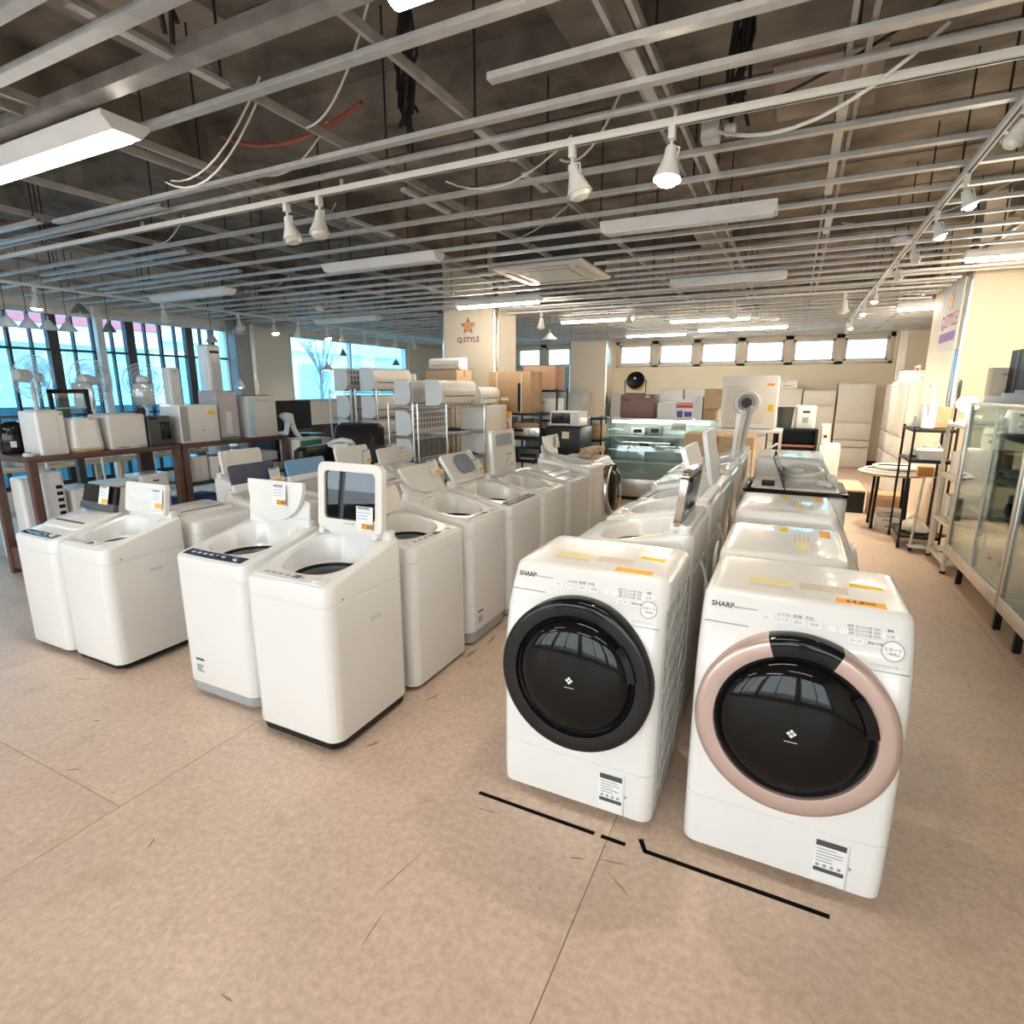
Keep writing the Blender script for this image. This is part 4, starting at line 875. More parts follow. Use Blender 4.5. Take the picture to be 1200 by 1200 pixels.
# ------------------------------------------------------------------ generic shop things
def at(x0, x1, y0, y1): return ((x0 + x1) / 2, (y0 + y1) / 2)
def carton(label, x0, x1, y0, y1, z0, h, m=CARD, rz=0, tape=True, group=None, marks=True, strap=False):
    cx, cy = at(x0, x1, y0, y1); w, d = x1 - x0, y1 - y0
    t = thing('carton', label, 'box', (cx, cy, z0), rz, group)
    MB().box(-w / 2, w / 2, -d / 2, d / 2, 0, h, .004).build('box_body', m, t)
    if tape: MB().box(-w / 2 - .001, w / 2 + .001, -.025, .025, h - .0005, h + .001).box(w / 2 + .0003, w / 2 + .0015, -.025, .025, h - min(.09, h * .7), h + .001).build('packing_tape', mat('brown_tape', (.40, .25, .12), .3), t, 0)
    MB().box(-w / 2 + .002, w / 2 - .002, -.0015, .0015, h, h + .0012).build('flap_seam', mat('card_seam', (.22, .14, .07), .9), t, 0)  # thin dark line along the joint of the flaps
    if marks:
        front_text(t, -w * .1, -d / 2 - .0005, h * .8, w * .3, .02, 1, INKG); front_text(t, w * .05, -d / 2 - .0005, h * .35, w * .4, .014, 2, INKG)
    if strap:
        mb = MB()
        for x in (-w * .3, w * .28): mb.box(x - .006, x + .006, -d / 2 - .003, -d / 2, 0, h + .002)
        mb.build('strap', PAPER, t, 0); MB().box(w * .2, w * .26, -d / 2 - .004, -d / 2 - .001, .02, h * .72).build('warning_tape', BLACK, t, 0); MB().box(-w * .2, -w * .02, -d / 2 - .003, -d / 2, h * .3, h * .37).build('address_label', PAPER, t, 0)
    return t
def ac_unit(label, x, y, z, rz=90, L=.8, h=.28, d=.22, style='plain', group='air conditioners on the wire racks'):
    t = thing('air_conditioner', label, 'air conditioner', (x, y, z), rz, group)
    pr = [(d / 2, 0), (d / 2, h), (-.0, h), (-d * .28, h * .96), (-d * .42, h * .84), (-d / 2, h * .62), (-d / 2, h * .30), (-d * .40, h * .08), (-d * .2, 0)]
    MB().prism(pr, -L / 2 + .012, L / 2 - .012, 'x').build('casing', WHITE2, t, 30)
    for sx in (-1, 1):
        a, b = (sx * L / 2 - .014, sx * L / 2) if sx > 0 else (-L / 2, -L / 2 + .014)
        MB().prism([(p * 1.02, q * 1.0 + (.003 if q > .01 else 0)) for p, q in pr], a, b, 'x').build('end_cap', COOLW, t, 30)
    if style == 'plain':
        MB().box(-L * .42, L * .42, -d / 2 - .002, -d / 2 + .01, h * .34, h * .38).build('outlet_slot', DGREY, t, 0)
        MB().box(-L * .45, L * .45, -d / 2 - .004, -d / 2 + .004, h * .40, h * .62, .003).build('front_panel', WHITE2, t)
        MB().box(L * .36, L * .42, -d / 2 - .002, -d / 2 + .02, h * .12, h * .2).build('rating_sticker', ORA, t, 0)
    elif style == 'grid':
        MB().box(-L * .44, L * .44, -d / 2 - .006, -d / 2 + .02, h * .25, h * .92).build('filter_bed', VENT, t, 0)
        mb = MB()
        for k in range(13): X = -L * .44 + L * .88 * k / 12; mb.box(X - .006, X + .006, -d / 2 - .012, -d / 2 - .004, h * .25, h * .92)
        for k in range(4): Z = h * (.25 + .67 * k / 3); mb.box(-L * .44, L * .44, -d / 2 - .012, -d / 2 - .004, Z - .006, Z + .006)
        mb.build('filter_grid', WHITE2, t, 0)
    elif style == 'dark':
        MB().box(-L * .44, L * .44, -d / 2 - .006, -d / 2 + .02, h * .15, h * .9).build('filter_bed', VENT, t, 0)
        mb = MB()
        for k in range(7): X = -L * .44 + L * .88 * k / 6; mb.box(X - .004, X + .004, -d / 2 - .009, -d / 2 - .004, h * .15, h * .9)
        mb.build('filter_rib', DGREY, t, 0)
    elif style == 'back':
        MB().box(-L * .46, L * .46, -d / 2 - .008, -d / 2 + .02, h * .1, h * .95).build('mounting_plate', GALV, t, 0)
    return t
def wire_rack(label, x0, x1, y0, y1, zs, top, m=CHROME, group=None, pr=.012, solid=False, name='wire_rack', caster=False):
    cx, cy = at(x0, x1, y0, y1); w, d = x1 - x0, y1 - y0
    t = thing(name, label, 'rack', (cx, cy, 0), 0, group)
    for sx in (-1, 1):
        for sy in (-1, 1):
            p = MB().cyl((sx * (w / 2 - pr), sy * (d / 2 - pr), .0 if not caster else .05), (sx * (w / 2 - pr), sy * (d / 2 - pr), top), pr, 10).build('post', m, t)
            if caster: MB().cyl((sx * (w / 2 - pr) - .012, sy * (d / 2 - pr), .028), (sx * (w / 2 - pr) + .012, sy * (d / 2 - pr), .028), .028, 12).build('caster', BLACK, p)
            else: MB().cyl((sx * (w / 2 - pr), sy * (d / 2 - pr), 0), (sx * (w / 2 - pr), sy * (d / 2 - pr), .02), pr + .006, 10).build('foot', BLACK, p)
    for z in zs:
        mb = MB()
        if solid: mb.box(-w / 2 + .004, w / 2 - .004, -d / 2 + .004, d / 2 - .004, z - .03, z, .003)
        else:
            for zz in (z - .004, z - .03):
                mb.tube([(-w / 2 + .01, -d / 2 + .01, zz), (w / 2 - .01, -d / 2 + .01, zz), (w / 2 - .01, d / 2 - .01, zz), (-w / 2 + .01, d / 2 - .01, zz)], .004, 5, True)
            n = int(max(w, d) / .035)
            for k in range(1, n):
                q = -.5 + k / n
                if w > d: mb.cyl((q * w, -d / 2 + .012, z - .003), (q * w, d / 2 - .012, z - .003), .0022, 4)
                else: mb.cyl((-w / 2 + .012, q * d, z - .003), (w / 2 - .012, q * d, z - .003), .0022, 4)
            nz = int((w + d) / .06)
            for k in range(nz):
                q = -.5 + (k + .5) / nz
                for s in (-1, 1):
                    mb.cyl((s * (w / 2 - .01), q * d - .012, z - .03), (s * (w / 2 - .01), q * d + .012, z - .004), .0022, 4)
        mb.build('shelf', m, t)
    return t
def cabinet_box(name, label, cat, x0, x1, y0, y1, z0, h, m, rz=0, doors=(), door_m=None, handle=None, group=None, ch=.008):
    """upright appliance; front towards local -Y; doors are (z0, z1) bands"""
    cx, cy = at(x0, x1, y0, y1); w, d = (x1 - x0, y1 - y0) if abs(rz) != 90 else (y1 - y0, x1 - x0)
    t = thing(name, label, cat, (cx, cy, z0), rz, group)
    fd = .035 if doors else 0
    MB().box(-w / 2, w / 2, -d / 2 + fd, d / 2, 0, h, ch).build('body', m, t)
    for a, b in doors:
        dr = MB().box(-w / 2, w / 2, -d / 2, -d / 2 + fd - .004, a + .004, b - .004, .006).build('door', door_m or m, t)
        if handle: MB().box(-w / 2 + .03, w / 2 - .03, -d / 2 - .006, -d / 2 + .004, b - .022, b - .008, .003).build('handle', handle, dr)
    return t

# ------------------------------------------------------------------ brown two level racks by the windows
def brown_rack(label, y0, y1, mid=None):
    x0, x1 = -6.05, -5.4; t = thing('wooden_rack', label, 'rack', ((x0 + x1) / 2, (y0 + y1) / 2, 0)); w, d = x1 - x0, y1 - y0
    bx('top_board', WOOD, t, -w / 2, w / 2, -d / 2, d / 2, 1.0, 1.045, .004)
    for sx in (-1, 1):
        for sy in (-1, 1): bx('post', WOOD, t, *sorted((sx * w / 2, sx * (w / 2 - .06))), *sorted((sy * d / 2, sy * (d / 2 - .06))), 0, 1.0, .003)
    bx('lower_shelf', WOOD, t, -w / 2 + .01, w / 2 - .01, -d / 2 + .062, d / 2 - .062, .24, .28, .003)
    bx('plinth', WOOD, t, -w / 2 + .062, w / 2 - .02, -d / 2 + .01, d / 2 - .062, .05, .239, .003)
    if mid: bx('middle_shelf', mat('dark_shelf', (.02, .02, .03), .4), t, -w / 2 + .01, w / 2 - .01, -d / 2 + .062, d / 2 - .062, mid - .03, mid, .003)
    return t
brown_rack('brown wooden two level rack under the pedestal fans', 2.27, 3.53)
brown_rack('brown wooden three level rack next to the television', 3.55, 4.88, .64)
ZT = 1.045
def appliance(name, label, cat, x0, x1, y0, y1, z0, h, m, r=.03, top=None, taper=0.0, parts=(), rz=90):
    """rounded upright appliance facing the middle aisle (+X); parts: (name, material, u0, u1, v0, v1) on the front as fractions"""
    cx, cy = at(x0, x1, y0, y1); w, d = (y1 - y0, x1 - x0)
    t = thing(name, label, cat, (cx, cy, z0), rz); k = 1 - taper
    MB().loft([rr(w - .01, d - .01, r, 0), rr(w, d, r, .008), rr(w * (1 + k) / 2, d * (1 + k) / 2, r, h * .5), rr(w * k, d * k, r, h - .012), rr(w * k - .02, d * k - .02, max(.004, r - .006), h)]).build('body', m, t)
    for (n_, mm, u0, u1, v0, v1) in parts:
        z_0, z_1 = h * v0, h * v1; dd = d / 2 * (1 - taper * (v0 + v1) / 2)
        MB().box(w * (u0 - .5), w * (u1 - .5), -dd - .004, -dd + .012, z_0, z_1, .002).build(n_, mm, t)
    if top: MB().loft([rr(w * k * .7, d * k * .7, r * .6, h), rr(w * k * .7, d * k * .7, r * .6, h + .008)]).build('top_grille', top, t)
    return t
# on the near rack
t = thing('electric_thermos', 'glossy black electric thermos on the end of the brown rack', 'thermos', (-5.90, 2.42, ZT), 60)
MB().lathe([(0, 0), (.10, 0), (.11, .02), (.115, .14), (.10, .22), (.085, .25), (.05, .27), (0, .275)], 24).build('body', GLOSSB, t, 40); MB().box(-.03, .03, -.15, -.09, .17, .23, .012).build('spout', GLOSSB, t); MB().tube([(-.1, 0, .2), (-.1, 0, .30), (.1, 0, .30), (.1, 0, .2)], .009, 6).build('handle', DGREY, t); bx('print_plate', LGREY, t, -.02, .02, -.118, -.11, .06, .11)
t = thing('hose_end', 'white round cap lying by the thermos on the brown rack', 'cap', (-5.53, 2.335, ZT)); MB().lathe([(0, 0), (.035, 0), (.04, .012), (.03, .03), (0, .03)], 18).build('cap', WHITE, t); MB().cyl((0, 0, .03), (0, 0, .034), .02, 14).build('insert', DGREY, t)
appliance('air_purifier', 'slim white air purifier with square edges next to the black thermos', 'air purifier', -5.75, -5.47, 2.40, 2.61, ZT, .36, WHITE, .025, LGREY, 0, (('logo', INKG, .8, .95, .90, .94), ('seam', LGREY, .70, .71, .2, .9)))
t = appliance('humidifier', 'rounded white humidifier with a wooden base ring', 'humidifier', -5.76, -5.46, 2.63, 2.90, ZT + .03, .26, WHITE, .07, None, .10, (('logo', REDI, .6, .75, .94, .97),)); MB().loft([rr(.25, .28, .06, -.03), rr(.275, .305, .07, -.012), rr(.27, .30, .07, 0)]).build('wooden_base', WOODL, t)
t = appliance('air_cleaner', 'wide white boxy air cleaner with silver lettering at its foot', 'air cleaner', -5.78, -5.46, 2.93, 3.26, ZT, .31, WHITE2, .02, LGREY, 0, (('foot_logo', GREYP, .15, .48, .03, .07), ('foot_logo', GREYP, .7, .95, .03, .07)))
appliance('toaster_oven', 'dark grey boxy heater between the wide cleaner and the grey edged purifier', 'heater', -5.78, -5.46, 3.28, 3.51, ZT, .28, DGREY, .015, None, 0, (('display', GLOSSB, .5, .9, .2, .8), ('vent', BLACK, .1, .4, .9, .97)))
appliance('air_purifier', 'white air purifier with grey side strip and yellow price tag', 'air purifier', -5.78, -5.46, 3.60, 4.03, ZT, .38, WHITE, .02, None, 0, (('side_strip', GREYP, .02, .2, .05, .95), ('price_strip', YEL, .72, .9, .72, .82), ('sensor', INK, .55, .58, .3, .33), ('base_line', LGREY, 0.0, 1.0, .0, .03)))
t = carton('tall printed carton with a grey photo of a slim fan', -5.80, -5.5, 4.06, 4.30, ZT, .52, mat('grey_print_card', (.40, .39, .42), .6), tape=False, marks=False); bx('picture', WHITE, t, .152, .156, -.04, .03, .06, .3); bx('picture', mat('mauve_print', (.55, .50, .52), .6), t, .1515, .1535, -.11, .11, .03, .5); bx('green_strip', mat('green_print', (.08, .30, .16), .6), t, .1515, .154, -.11, .11, 0, .025)
appliance('dehumidifier', 'white dehumidifier with pale blue side at the end of the brown rack', 'dehumidifier', -5.78, -5.46, 4.40, 4.80, ZT, .46, WHITE2, .03, DGREY, 0, (('water_tank', mat('pale_blue_plastic', (.50, .66, .76), .3), .0, .2, .05, .95), ('vent_slot', LGREY, .3, .95, .88, .91), ('lamp', PAPER, .55, .58, .5, .53)))
t = thing('tablet_stand', 'white curved stand shaped like an arch by the television', 'stand', (-5.50, 5.02, .985), 70)
arc = [(-.11, 0), (-.09, .06), (-.06, .12), (-.055, .20), (-.12, .28), (-.06, .32), (.02, .30), (.03, .2), (.05, .12), (.085, .05), (.13, 0), (.10, 0), (.05, .05), (.015, .13), (-.005, .2), (-.03, .21), (-.035, .16), (-.05, .08), (-.075, .02), (-.085, 0)]
MB().prism(arc, -.05, .05, 'y').build('arch', WHITE, t, 30); bx('foot_bar', WHITE, t, -.1, .12, -.06, .06, 0, .012)
t = carton('white carton with a broad green band and red flourish', -5.62, -5.28, 4.93, 5.45, .70, .28, PAPER, tape=False, marks=False); bx('green_band', mat('green_print', (.08, .30, .16), .6), t, .1705, .172, -.25, .1, .19, .27); bx('red_flourish', REDI, t, .1705, .172, -.02, .2, .02, .05); bx('orange_mark', ORA, t, .1705, .172, .15, .22, .2, .22)
cabinet_box('side_cabinet', 'low white cabinet under the green banded carton', 'cabinet', -5.68, -5.22, 4.90, 5.5, 0, .695, WHITE2, 90, ((.02, .34), (.345, .68)), WHITE, LGREY)
# inside the near rack
appliance('panel_heater', 'tall white heater at the open end of the near brown rack', 'heater', -5.98, -5.80, 2.35, 2.60, .28, .56, WHITE, .03, None, 0, (('logo', LGREY, .2, .6, .88, .92),))
t = appliance('oil_heater', 'white finned oil heater with black vent holes beside the rack post', 'heater', -5.72, -5.45, 2.36, 2.53, .28, .63, COOLW, .05, None, 0.02, ())
for k in range(8): MB().box(.005, .05, -.139, -.128, .10 + .055 * k, .13 + .055 * k, .004, ).build('vent_hole', BLACK, t)
t = appliance('fan_heater', 'white fan heater with orange price tag inside the brown rack', 'heater', -5.74, -5.46, 2.56, 2.80, .28, .46, WHITE2, .03, None, 0, (('print', INKG, .3, .8, .8, .84),)); price_card(t, .04, -.147, .33, .10, .09)
t = appliance('ceramic_heater', 'wide white heater with price tag and black knob inside the brown rack', 'heater', -5.76, -5.48, 2.83, 3.12, .28, .47, WHITE2, .03, None, 0, (('knob', BLACK, .8, .88, .7, .78), ('print', INKG, .3, .8, .88, .91))); price_card(t, .07, -.147, .38, .09, .08)
appliance('ceramic_heater', 'white plain heater with a dark slot next to the rack corner', 'heater', -5.76, -5.48, 3.15, 3.44, .28, .5, WHITE, .04, None, 0, (('slot', INK, .4, .6, .85, .88), ('side_box', DGREY, 0.0, .3, .3, .42)))
# middle shelf of the far rack
t = appliance('speaker', 'small white upright speaker on the dark middle shelf', 'speaker', -5.72, -5.48, 3.68, 3.86, .64, .26, WHITE, .012, None, 0, (('seam', LGREY, .5, .52, .05, .95),))
t = carton('small white carton with a grey printed square', -5.72, -5.47, 3.90, 4.10, .64, .24, PAPER, tape=False, marks=False); bx('printed_square', INKG, t, .125, .127, -.03, .06, .05, .14)
for i, (a, b) in enumerate(((4.14, 4.33), (4.36, 4.55))): appliance('photo_frame', ['white device with a black square screen beside the printed carton', 'white device with a black square screen at the rack post'][i], 'screen', -5.66, -5.48, a, b, .64, .22, WHITE, .015, None, 0, (('screen', GLOSSB, .2, .9, .12, .85),))
appliance('printer', 'grey white printer with dark slot on the middle shelf', 'printer', -5.85, -5.5, 4.58, 4.80, .64, .22, LGREY, .03, None, 0, (('slot', INK, .1, .9, .4, .55), ('tray', WHITE, .05, .95, .1, .2)))
t = carton('flat blue carton lying on the lower shelf of the far rack', -5.9, -5.5, 3.66, 4.05, .28, .18, mat('blue_card', (.03, .07, .25), .6), tape=False, marks=False)
appliance('rice_cooker', 'white rice cooker on the lower shelf of the far rack', 'rice cooker', -5.78, -5.48, 4.15, 4.45, .28, .22, WHITE, .09, None, .05, (('panel', GREYP, .3, .7, .55, .85),))

# ------------------------------------------------------------------ pedestal fans in front of the windows
def ped_fan(label, x, y, zc, rad, yaw, tilt=0, bag=False):
    t = thing('pedestal_fan', label, 'fan', (x, y, 0), yaw)
    MB().lathe([(0, 0), (.17, 0), (.175, .012), (.16, .025), (.03, .04), (0, .04)], 28).build('base', WHITE, t); MB().cyl((0, 0, .03), (0, 0, zc - .05), .013, 12).build('pole', WHITE, t); MB().cyl((0, 0, zc - .32), (0, 0, zc - .10), .022, 14).build('collar', WHITE, t)
    Mx = Matrix.Translation((0, 0, zc)) @ Matrix.Rotation(R(90 + tilt), 4, 'X')
    MB().lathe([(0, -.16), (.05, -.155), (.062, -.12), (.062, -.04), (.05, -.02), (0, -.02)], 20, Mx).build('motor', WHITE, t, 40)
    mb = MB()
    for q, z in ((rad, .035), (rad, .0), (rad * .8, .075), (rad * .6, .085), (rad * .4, .09), (rad * .8, -.03), (rad * .55, -.035)):
        mb.tube([Mx @ Vector((q * math.cos(2 * PI * k / 36), q * math.sin(2 * PI * k / 36), z)) for k in range(36)], .004 if q == rad else .0022, 5, True)
    for k in range(48):
        a = 2 * PI * k / 48; c, s_ = math.cos(a), math.sin(a)
        mb.tube([Mx @ Vector((q * c, q * s_, z)) for q, z in ((.06, .09), (rad * .6, .085), (rad * .85, .07), (rad, .035))], .0017, 4); mb.tube([Mx @ Vector((q * c, q * s_, z)) for q, z in ((.06, -.035), (rad * .6, -.035), (rad, .0))], .0017, 4)
    mb.build('guard', mat('fan_guard', (.74, .76, .78), .35), t)
    MB().cyl(Mx @ Vector((0, 0, .075)), Mx @ Vector((0, 0, .10)), .05, 20).build('guard_cap', WHITE, t)
    for k in range(5):
        a = 2 * PI * k / 5; pts = []
        for i, (q, da) in enumerate(((.04, -.3), (rad * .5, -.42), (rad * .88, -.35), (rad * .9, .1), (rad * .6, .38), (.04, .3))): pts.append((q * math.cos(a + da), q * math.sin(a + da), .02 + .03 * (da > 0)))
        MB().loft([[Mx @ Vector(p) for p in pts], [Mx @ (Vector(p) + Vector((0, 0, .003))) for p in pts]]).build('blade', GLASSP, t, 0)
    if bag:
        MB().box(-.09, .09, .17, .176, zc - .27, zc - .03, .002).build('manual', PAPER, t); MB().box(-.105, .105, .165, .181, zc - .30, zc - .01, .004).build('plastic_sleeve', GLASSP, t)
    return t
ped_fan('white pedestal fan without papers, behind the slim air purifier', -6.75, 2.99, 1.70, .21, 200, 6)
ped_fan('white pedestal fan with papers hung on it, behind the wide air cleaner', -6.75, 3.51, 1.67, .22, 215, 0, True)
ped_fan('white pedestal fan with papers hung on it, behind the dark grey heater', -6.75, 4.07, 1.67, .20, 235, 0, True)
t = thing('table_mirror', 'black framed upright mirror glass between the fans and the purifiers', 'mirror', (-6.2, 3.02, 1.0), 90)
t.location = (-6.2, 3.02, 0); mb = MB()
for (a, b, c, e) in ((-.17, -.135, 1.1, 1.58), (.135, .17, 1.1, 1.58), (-.17, .17, 1.54, 1.58), (-.17, .17, 1.1, 1.13)): mb.box(a, b, -.02, .02, c, e, .006)
mb.build('frame', BLACK, t); bx('glass', GLASSC, t, -.135, .135, -.004, .004, 1.13, 1.54); mb = MB()
for z in (1.26, 1.4): mb.box(-.135, .135, -.012, .012, z, z + .008)
mb.build('shelf_bar', PAPER, t); bx('stand', DGREY, t, -.03, .03, -.03, .03, .03, 1.1); bx('foot', DGREY, t, -.15, .15, -.1, .1, 0, .03, .005)
t = thing('tower_fan', 'tall white tower fan with a black slot beside the grey post', 'fan', (-6.4, 4.68, 0), 90); MB().loft([rr(.2, .2, .05, .05), rr(.2, .2, .05, 2.08), rr(.17, .17, .05, 2.10)]).build('body', WHITE, t); MB().lathe([(0, 0), (.15, 0), (.15, .02), (.05, .05), (0, .05)], 24).build('base', WHITE, t); bx('slot', BLACK, t, -.06, .06, -.103, -.097, 2.0, 2.03); bx('grille', LGREY, t, -.05, .05, -.103, -.097, 1.2, 1.9)
t = thing('tower_fan', 'shorter white tower fan behind the grey edged purifier', 'fan', (-6.4, 4.18, 0), 90); MB().loft([rr(.14, .14, .03, .05), rr(.14, .14, .03, 1.80), rr(.12, .12, .03, 1.815)]).build('body', WHITE, t); MB().lathe([(0, 0), (.13, 0), (.13, .02), (.05, .05), (0, .05)], 24).build('base', WHITE, t); bx('label', PAPER, t, -.03, .04, -.073, -.069, 1.55, 1.75); bx('button', INKG, t, -.01, .01, -.075, -.07, 1.77, 1.785)
t = thing('panel_fan', 'large white oval panel device by the end of the brown rack', 'heater', (-6.5, 2.45, 0), 70); MB().prism(rpoly(.34, .5, .15, 8, cy=1.72), -.04, .04, 'y').build('panel', WHITE, t, 40); MB().cyl((0, 0, .03), (0, 0, 1.5), .02, 12).build('pole', LGREY, t); MB().lathe([(0, 0), (.18, 0), (.18, .02), (.03, .04), (0, .04)], 24).build('base', GREYP, t)
carton('brown carton behind the electric thermos', -6.04, -5.8, 2.58, 2.8, ZT, .28, CARD)

# ------------------------------------------------------------------ televisions and massage chair
def television(label, x, y, z, w, h, rz, stand):
    t = thing('television', label, 'television', (x, y, z), rz)
    MB().box(-w / 2, w / 2, -.02, .02, .06, .06 + h, .004).build('cabinet', BLACK, t); MB().box(-w / 2 + .012, w / 2 - .012, -.0215, -.0195, .075, .05 + h).build('screen', mat('tv_screen', (.006, .008, .012), .18), t, 0)
    bx('neck', BLACK, t, -.05, .05, -.015, .03, .01, .08); bx('foot', BLACK, t, -.22, .22, -.1, .1, 0, .012, .003); bx('bezel', GREYP, t, -w / 2 + .02, w / 2 - .02, -.022, -.019, .064, .07)
cabinet_box('tv_board', 'black television board under the square black screen', 'cabinet', -6.9, -6.42, 5.55, 6.55, 0, .92, BLACK, 90, ((.02, .45), (.46, .90)), GLOSSB)
television('square looking black television behind the white arch stand', -6.6, 6.05, .92, .74, .44, 90, 0)
cabinet_box('tv_board', 'low black television board under the wide screen', 'cabinet', -7.35, -6.95, 6.60, 7.7, 0, .42, BLACK, 90, ((.02, .4),), GLOSSB)
television('wide black television near the wire racks', -7.15, 7.15, .42, 1.05, .52, 90, 0)
t = thing('massage_chair', 'black leather reclining chair before the wire racks', 'chair', (-4.66, 4.98, 0), 8)
MB().loft([rr(.62, .62, .08, .08), rr(.68, .68, .1, .12), rr(.68, .68, .1, .40), rr(.6, .6, .1, .45)]).build('seat', LEATH, t, 50)
for s in (-1, 1): MB().loft([rr(.14, .62, .05, .35, cx=s * .32), rr(.16, .64, .06, .62, cx=s * .32), rr(.15, .62, .06, .70, cx=s * .32), rr(.08, .5, .03, .73, cx=s * .32)]).build('armrest', LEATH, t, 50)
MB().loft([rr(.56, .2, .08, .4, cy=.26), rr(.6, .24, .09, .7, cy=.30), rr(.58, .2, .09, .88, cy=.34), rr(.46, .1, .04, .92, cy=.36)]).build('backrest', LEATH, t, 50)
MB().loft([rr(.64, .56, .1, 0), rr(.64, .56, .1, .08)]).build('base', BLACK, t); t.scale = (1.1, 1.1, 1.28)
t = thing('massage_goggles', 'white folded massager lying on the black chair', 'massager', (-4.50, 4.80, .936), 30); MB().tube([(-.13, 0, .03), (-.1, .05, .06), (0, .08, .08), (.1, .05, .06), (.13, 0, .03)], .03, 10).build('band', WHITE, t); MB().loft([rr(.2, .08, .03, 0, cy=-.02), rr(.2, .08, .03, .05, cy=-.02)]).build('pad', COOLW, t)
cabinet_box('storage_unit', 'long white lidded unit with price tag in front of the black chair', 'cabinet', -4.3, -3.75, 4.05, 4.55, 0, .80, WHITE2, 90, ((.02, .78),), WHITE)

# ------------------------------------------------------------------ wire racks with air conditioners
wire_rack('chrome wire rack nearest the plain window', -5.40, -5.02, 5.58, 6.48, (.30, .60, .92, 1.22, 1.56), 1.58)
wire_rack('chrome wire rack second from the plain window', -4.97, -4.60, 5.58, 6.48, (.30, .60, .92, 1.22, 1.56), 1.58)
wire_rack('chrome wire rack with stacked air conditioners behind the half empty one', -4.22, -3.85, 5.28, 6.16, (.10, .42, .74, 1.05, 1.40), 1.42)
wire_rack('half empty chrome wire rack beside the middle aisle', -3.81, -3.40, 5.28, 6.16, (.10, .46, .78, 1.09, 1.40), 1.42)
YA = 6.02; YK = 5.72
for i, (x, y, z, st, lb) in enumerate((
    (-5.22, YA, 1.56, 'grid', 'air conditioner with open filter grid on top of the rack nearest the window'), (-5.2, YA, 1.22, 'plain', 'air conditioner on the second shelf of the rack nearest the window'), (-5.2, YA, .92, 'plain', 'air conditioner on the third shelf of the rack nearest the window'),
    (-4.79, YA, 1.56, 'plain', 'air conditioner with dark slot on top of the second rack from the window'), (-4.79, YA, 1.22, 'plain', 'air conditioner on the second shelf of the second rack from the window'), (-4.79, YA, .92, 'plain', 'air conditioner on the third shelf of the second rack from the window'), (-4.79, YA, .60, 'plain', 'air conditioner on the fourth shelf of the second rack from the window'),
    (-4.03, YK, 1.40, 'back', 'air conditioner with bare metal plate on top of the full rack'), (-4.03, YK, 1.05, 'grid', 'air conditioner with white filter grid behind the half empty rack'), (-4.03, YK, .74, 'dark', 'air conditioner with dark filter behind the half empty rack'), (-4.03, YK, .42, 'grid', 'air conditioner with filter grid low on the full rack'),
    (-3.60, YK, 1.40, 'plain', 'air conditioner with dark slot on top of the half empty rack'))):
    ac_unit(lb, x, y, z + .001, 90, style=st, L=.78)
t = thing('hose_bundle', 'coil of pale pipe on the lowest shelf of the full rack', 'pipe', (-4.05, 5.36, .105)); MB().tube([((.12 + .004 * (k // 16)) * math.cos(2 * PI * k / 16), -.0 + .002 * k, .14 + .12 * math.sin(2 * PI * k / 16)) for k in range(48)], .012, 7).build('coil', LGREY, t); MB().box(-.03, .03, .0, .1, 0, .02).build('tie', GREYP, t)
for i, (x, y, z) in enumerate(((-3.6, 5.75, 1.092), (-3.55, 5.98, .782))):
    t = thing('power_adapter', ['black power adapters lying on the second shelf of the half empty rack', 'black power adapters lying on the third shelf of the half empty rack'][i], 'adapter', (x, y, z)); bx('brick', BLACK, t, -.06, .06, -.05, .05, 0, .04, .006); MB().tube([(.06, 0, .02), (.1, .06, .01), (.05, .12, .01), (-.06, .1, .012), (-.1, .02, .02)], .006, 6).build('cord', BLACK, t)
carton('white carton on top of the second rack behind its air conditioner', -4.93, -4.64, 6.415, 6.46, 1.562, .22, PAPER, tape=False)
carton('brown carton standing upright between wire racks and column', -4.55, -4.05, 6.55, 6.95, 0, 1.83, CARDL)
ac_unit('air conditioner lying on the tall brown carton', -4.3, 6.74, 1.836, 0, L=.48, h=.16)
ac_unit('plain white air conditioner with dark vent behind the half empty rack', -3.62, 6.5, 1.385, 90, L=.5, h=.22)
cabinet_box('shelf_unit', 'white open backed unit supporting a spare air conditioner', 'cabinet', -3.8, -3.42, 6.22, 6.78, 0, 1.38, WHITE2, 90)

# ------------------------------------------------------------------ black racks and boxes by the column
wire_rack('black steel shelf with a strapped brown carton on top', -3.86, -2.99, 6.95, 7.40, (.30, .62, .93, 1.26), 1.28, BLACK, pr=.018, solid=True, name='steel_rack')
carton('big strapped brown carton with black warning tape on the black shelf', -3.80, -3.16, 6.98, 7.36, 1.262, .55, CARD, strap=True)
t = thing('amplifier', 'silver amplifier with round knobs on the black shelf', 'amplifier', (-3.25, 7.15, .932)); MB().box(-.22, .22, -.16, .16, .012, .14, .006).build('case', STEEL, t); mb = MB()
for x in (.05, .14): MB().cyl((x, -.16, .08), (x, -.19, .08), .03, 18).build('knob', CHROME, t)
bx('foot', BLACK, t, -.2, .2, -.14, .14, 0, .012); bx('display', GLOSSB, t, -.18, -.02, -.163, -.158, .08, .11)
t = thing('turntable', 'dark turntable with wooden plinth on top of the silver amplifier', 'turntable', (-3.25, 7.16, 1.073)); bx('plinth', CARD, t, -.2, .2, -.15, .15, 0, .06, .005); MB().cyl((-.04, 0, .06), (-.04, 0, .075), .12, 24).build('platter', BLACK, t); bx('arm', STEEL, t, .12, .135, -.1, .1, .075, .09)
cabinet_box('subwoofer', 'grey speaker box on the black shelf beside the amplifier', 'speaker', -3.80, -3.50, 7.0, 7.3, .932, .27, GREYP, 0, ((.02, .25),), DGREY)
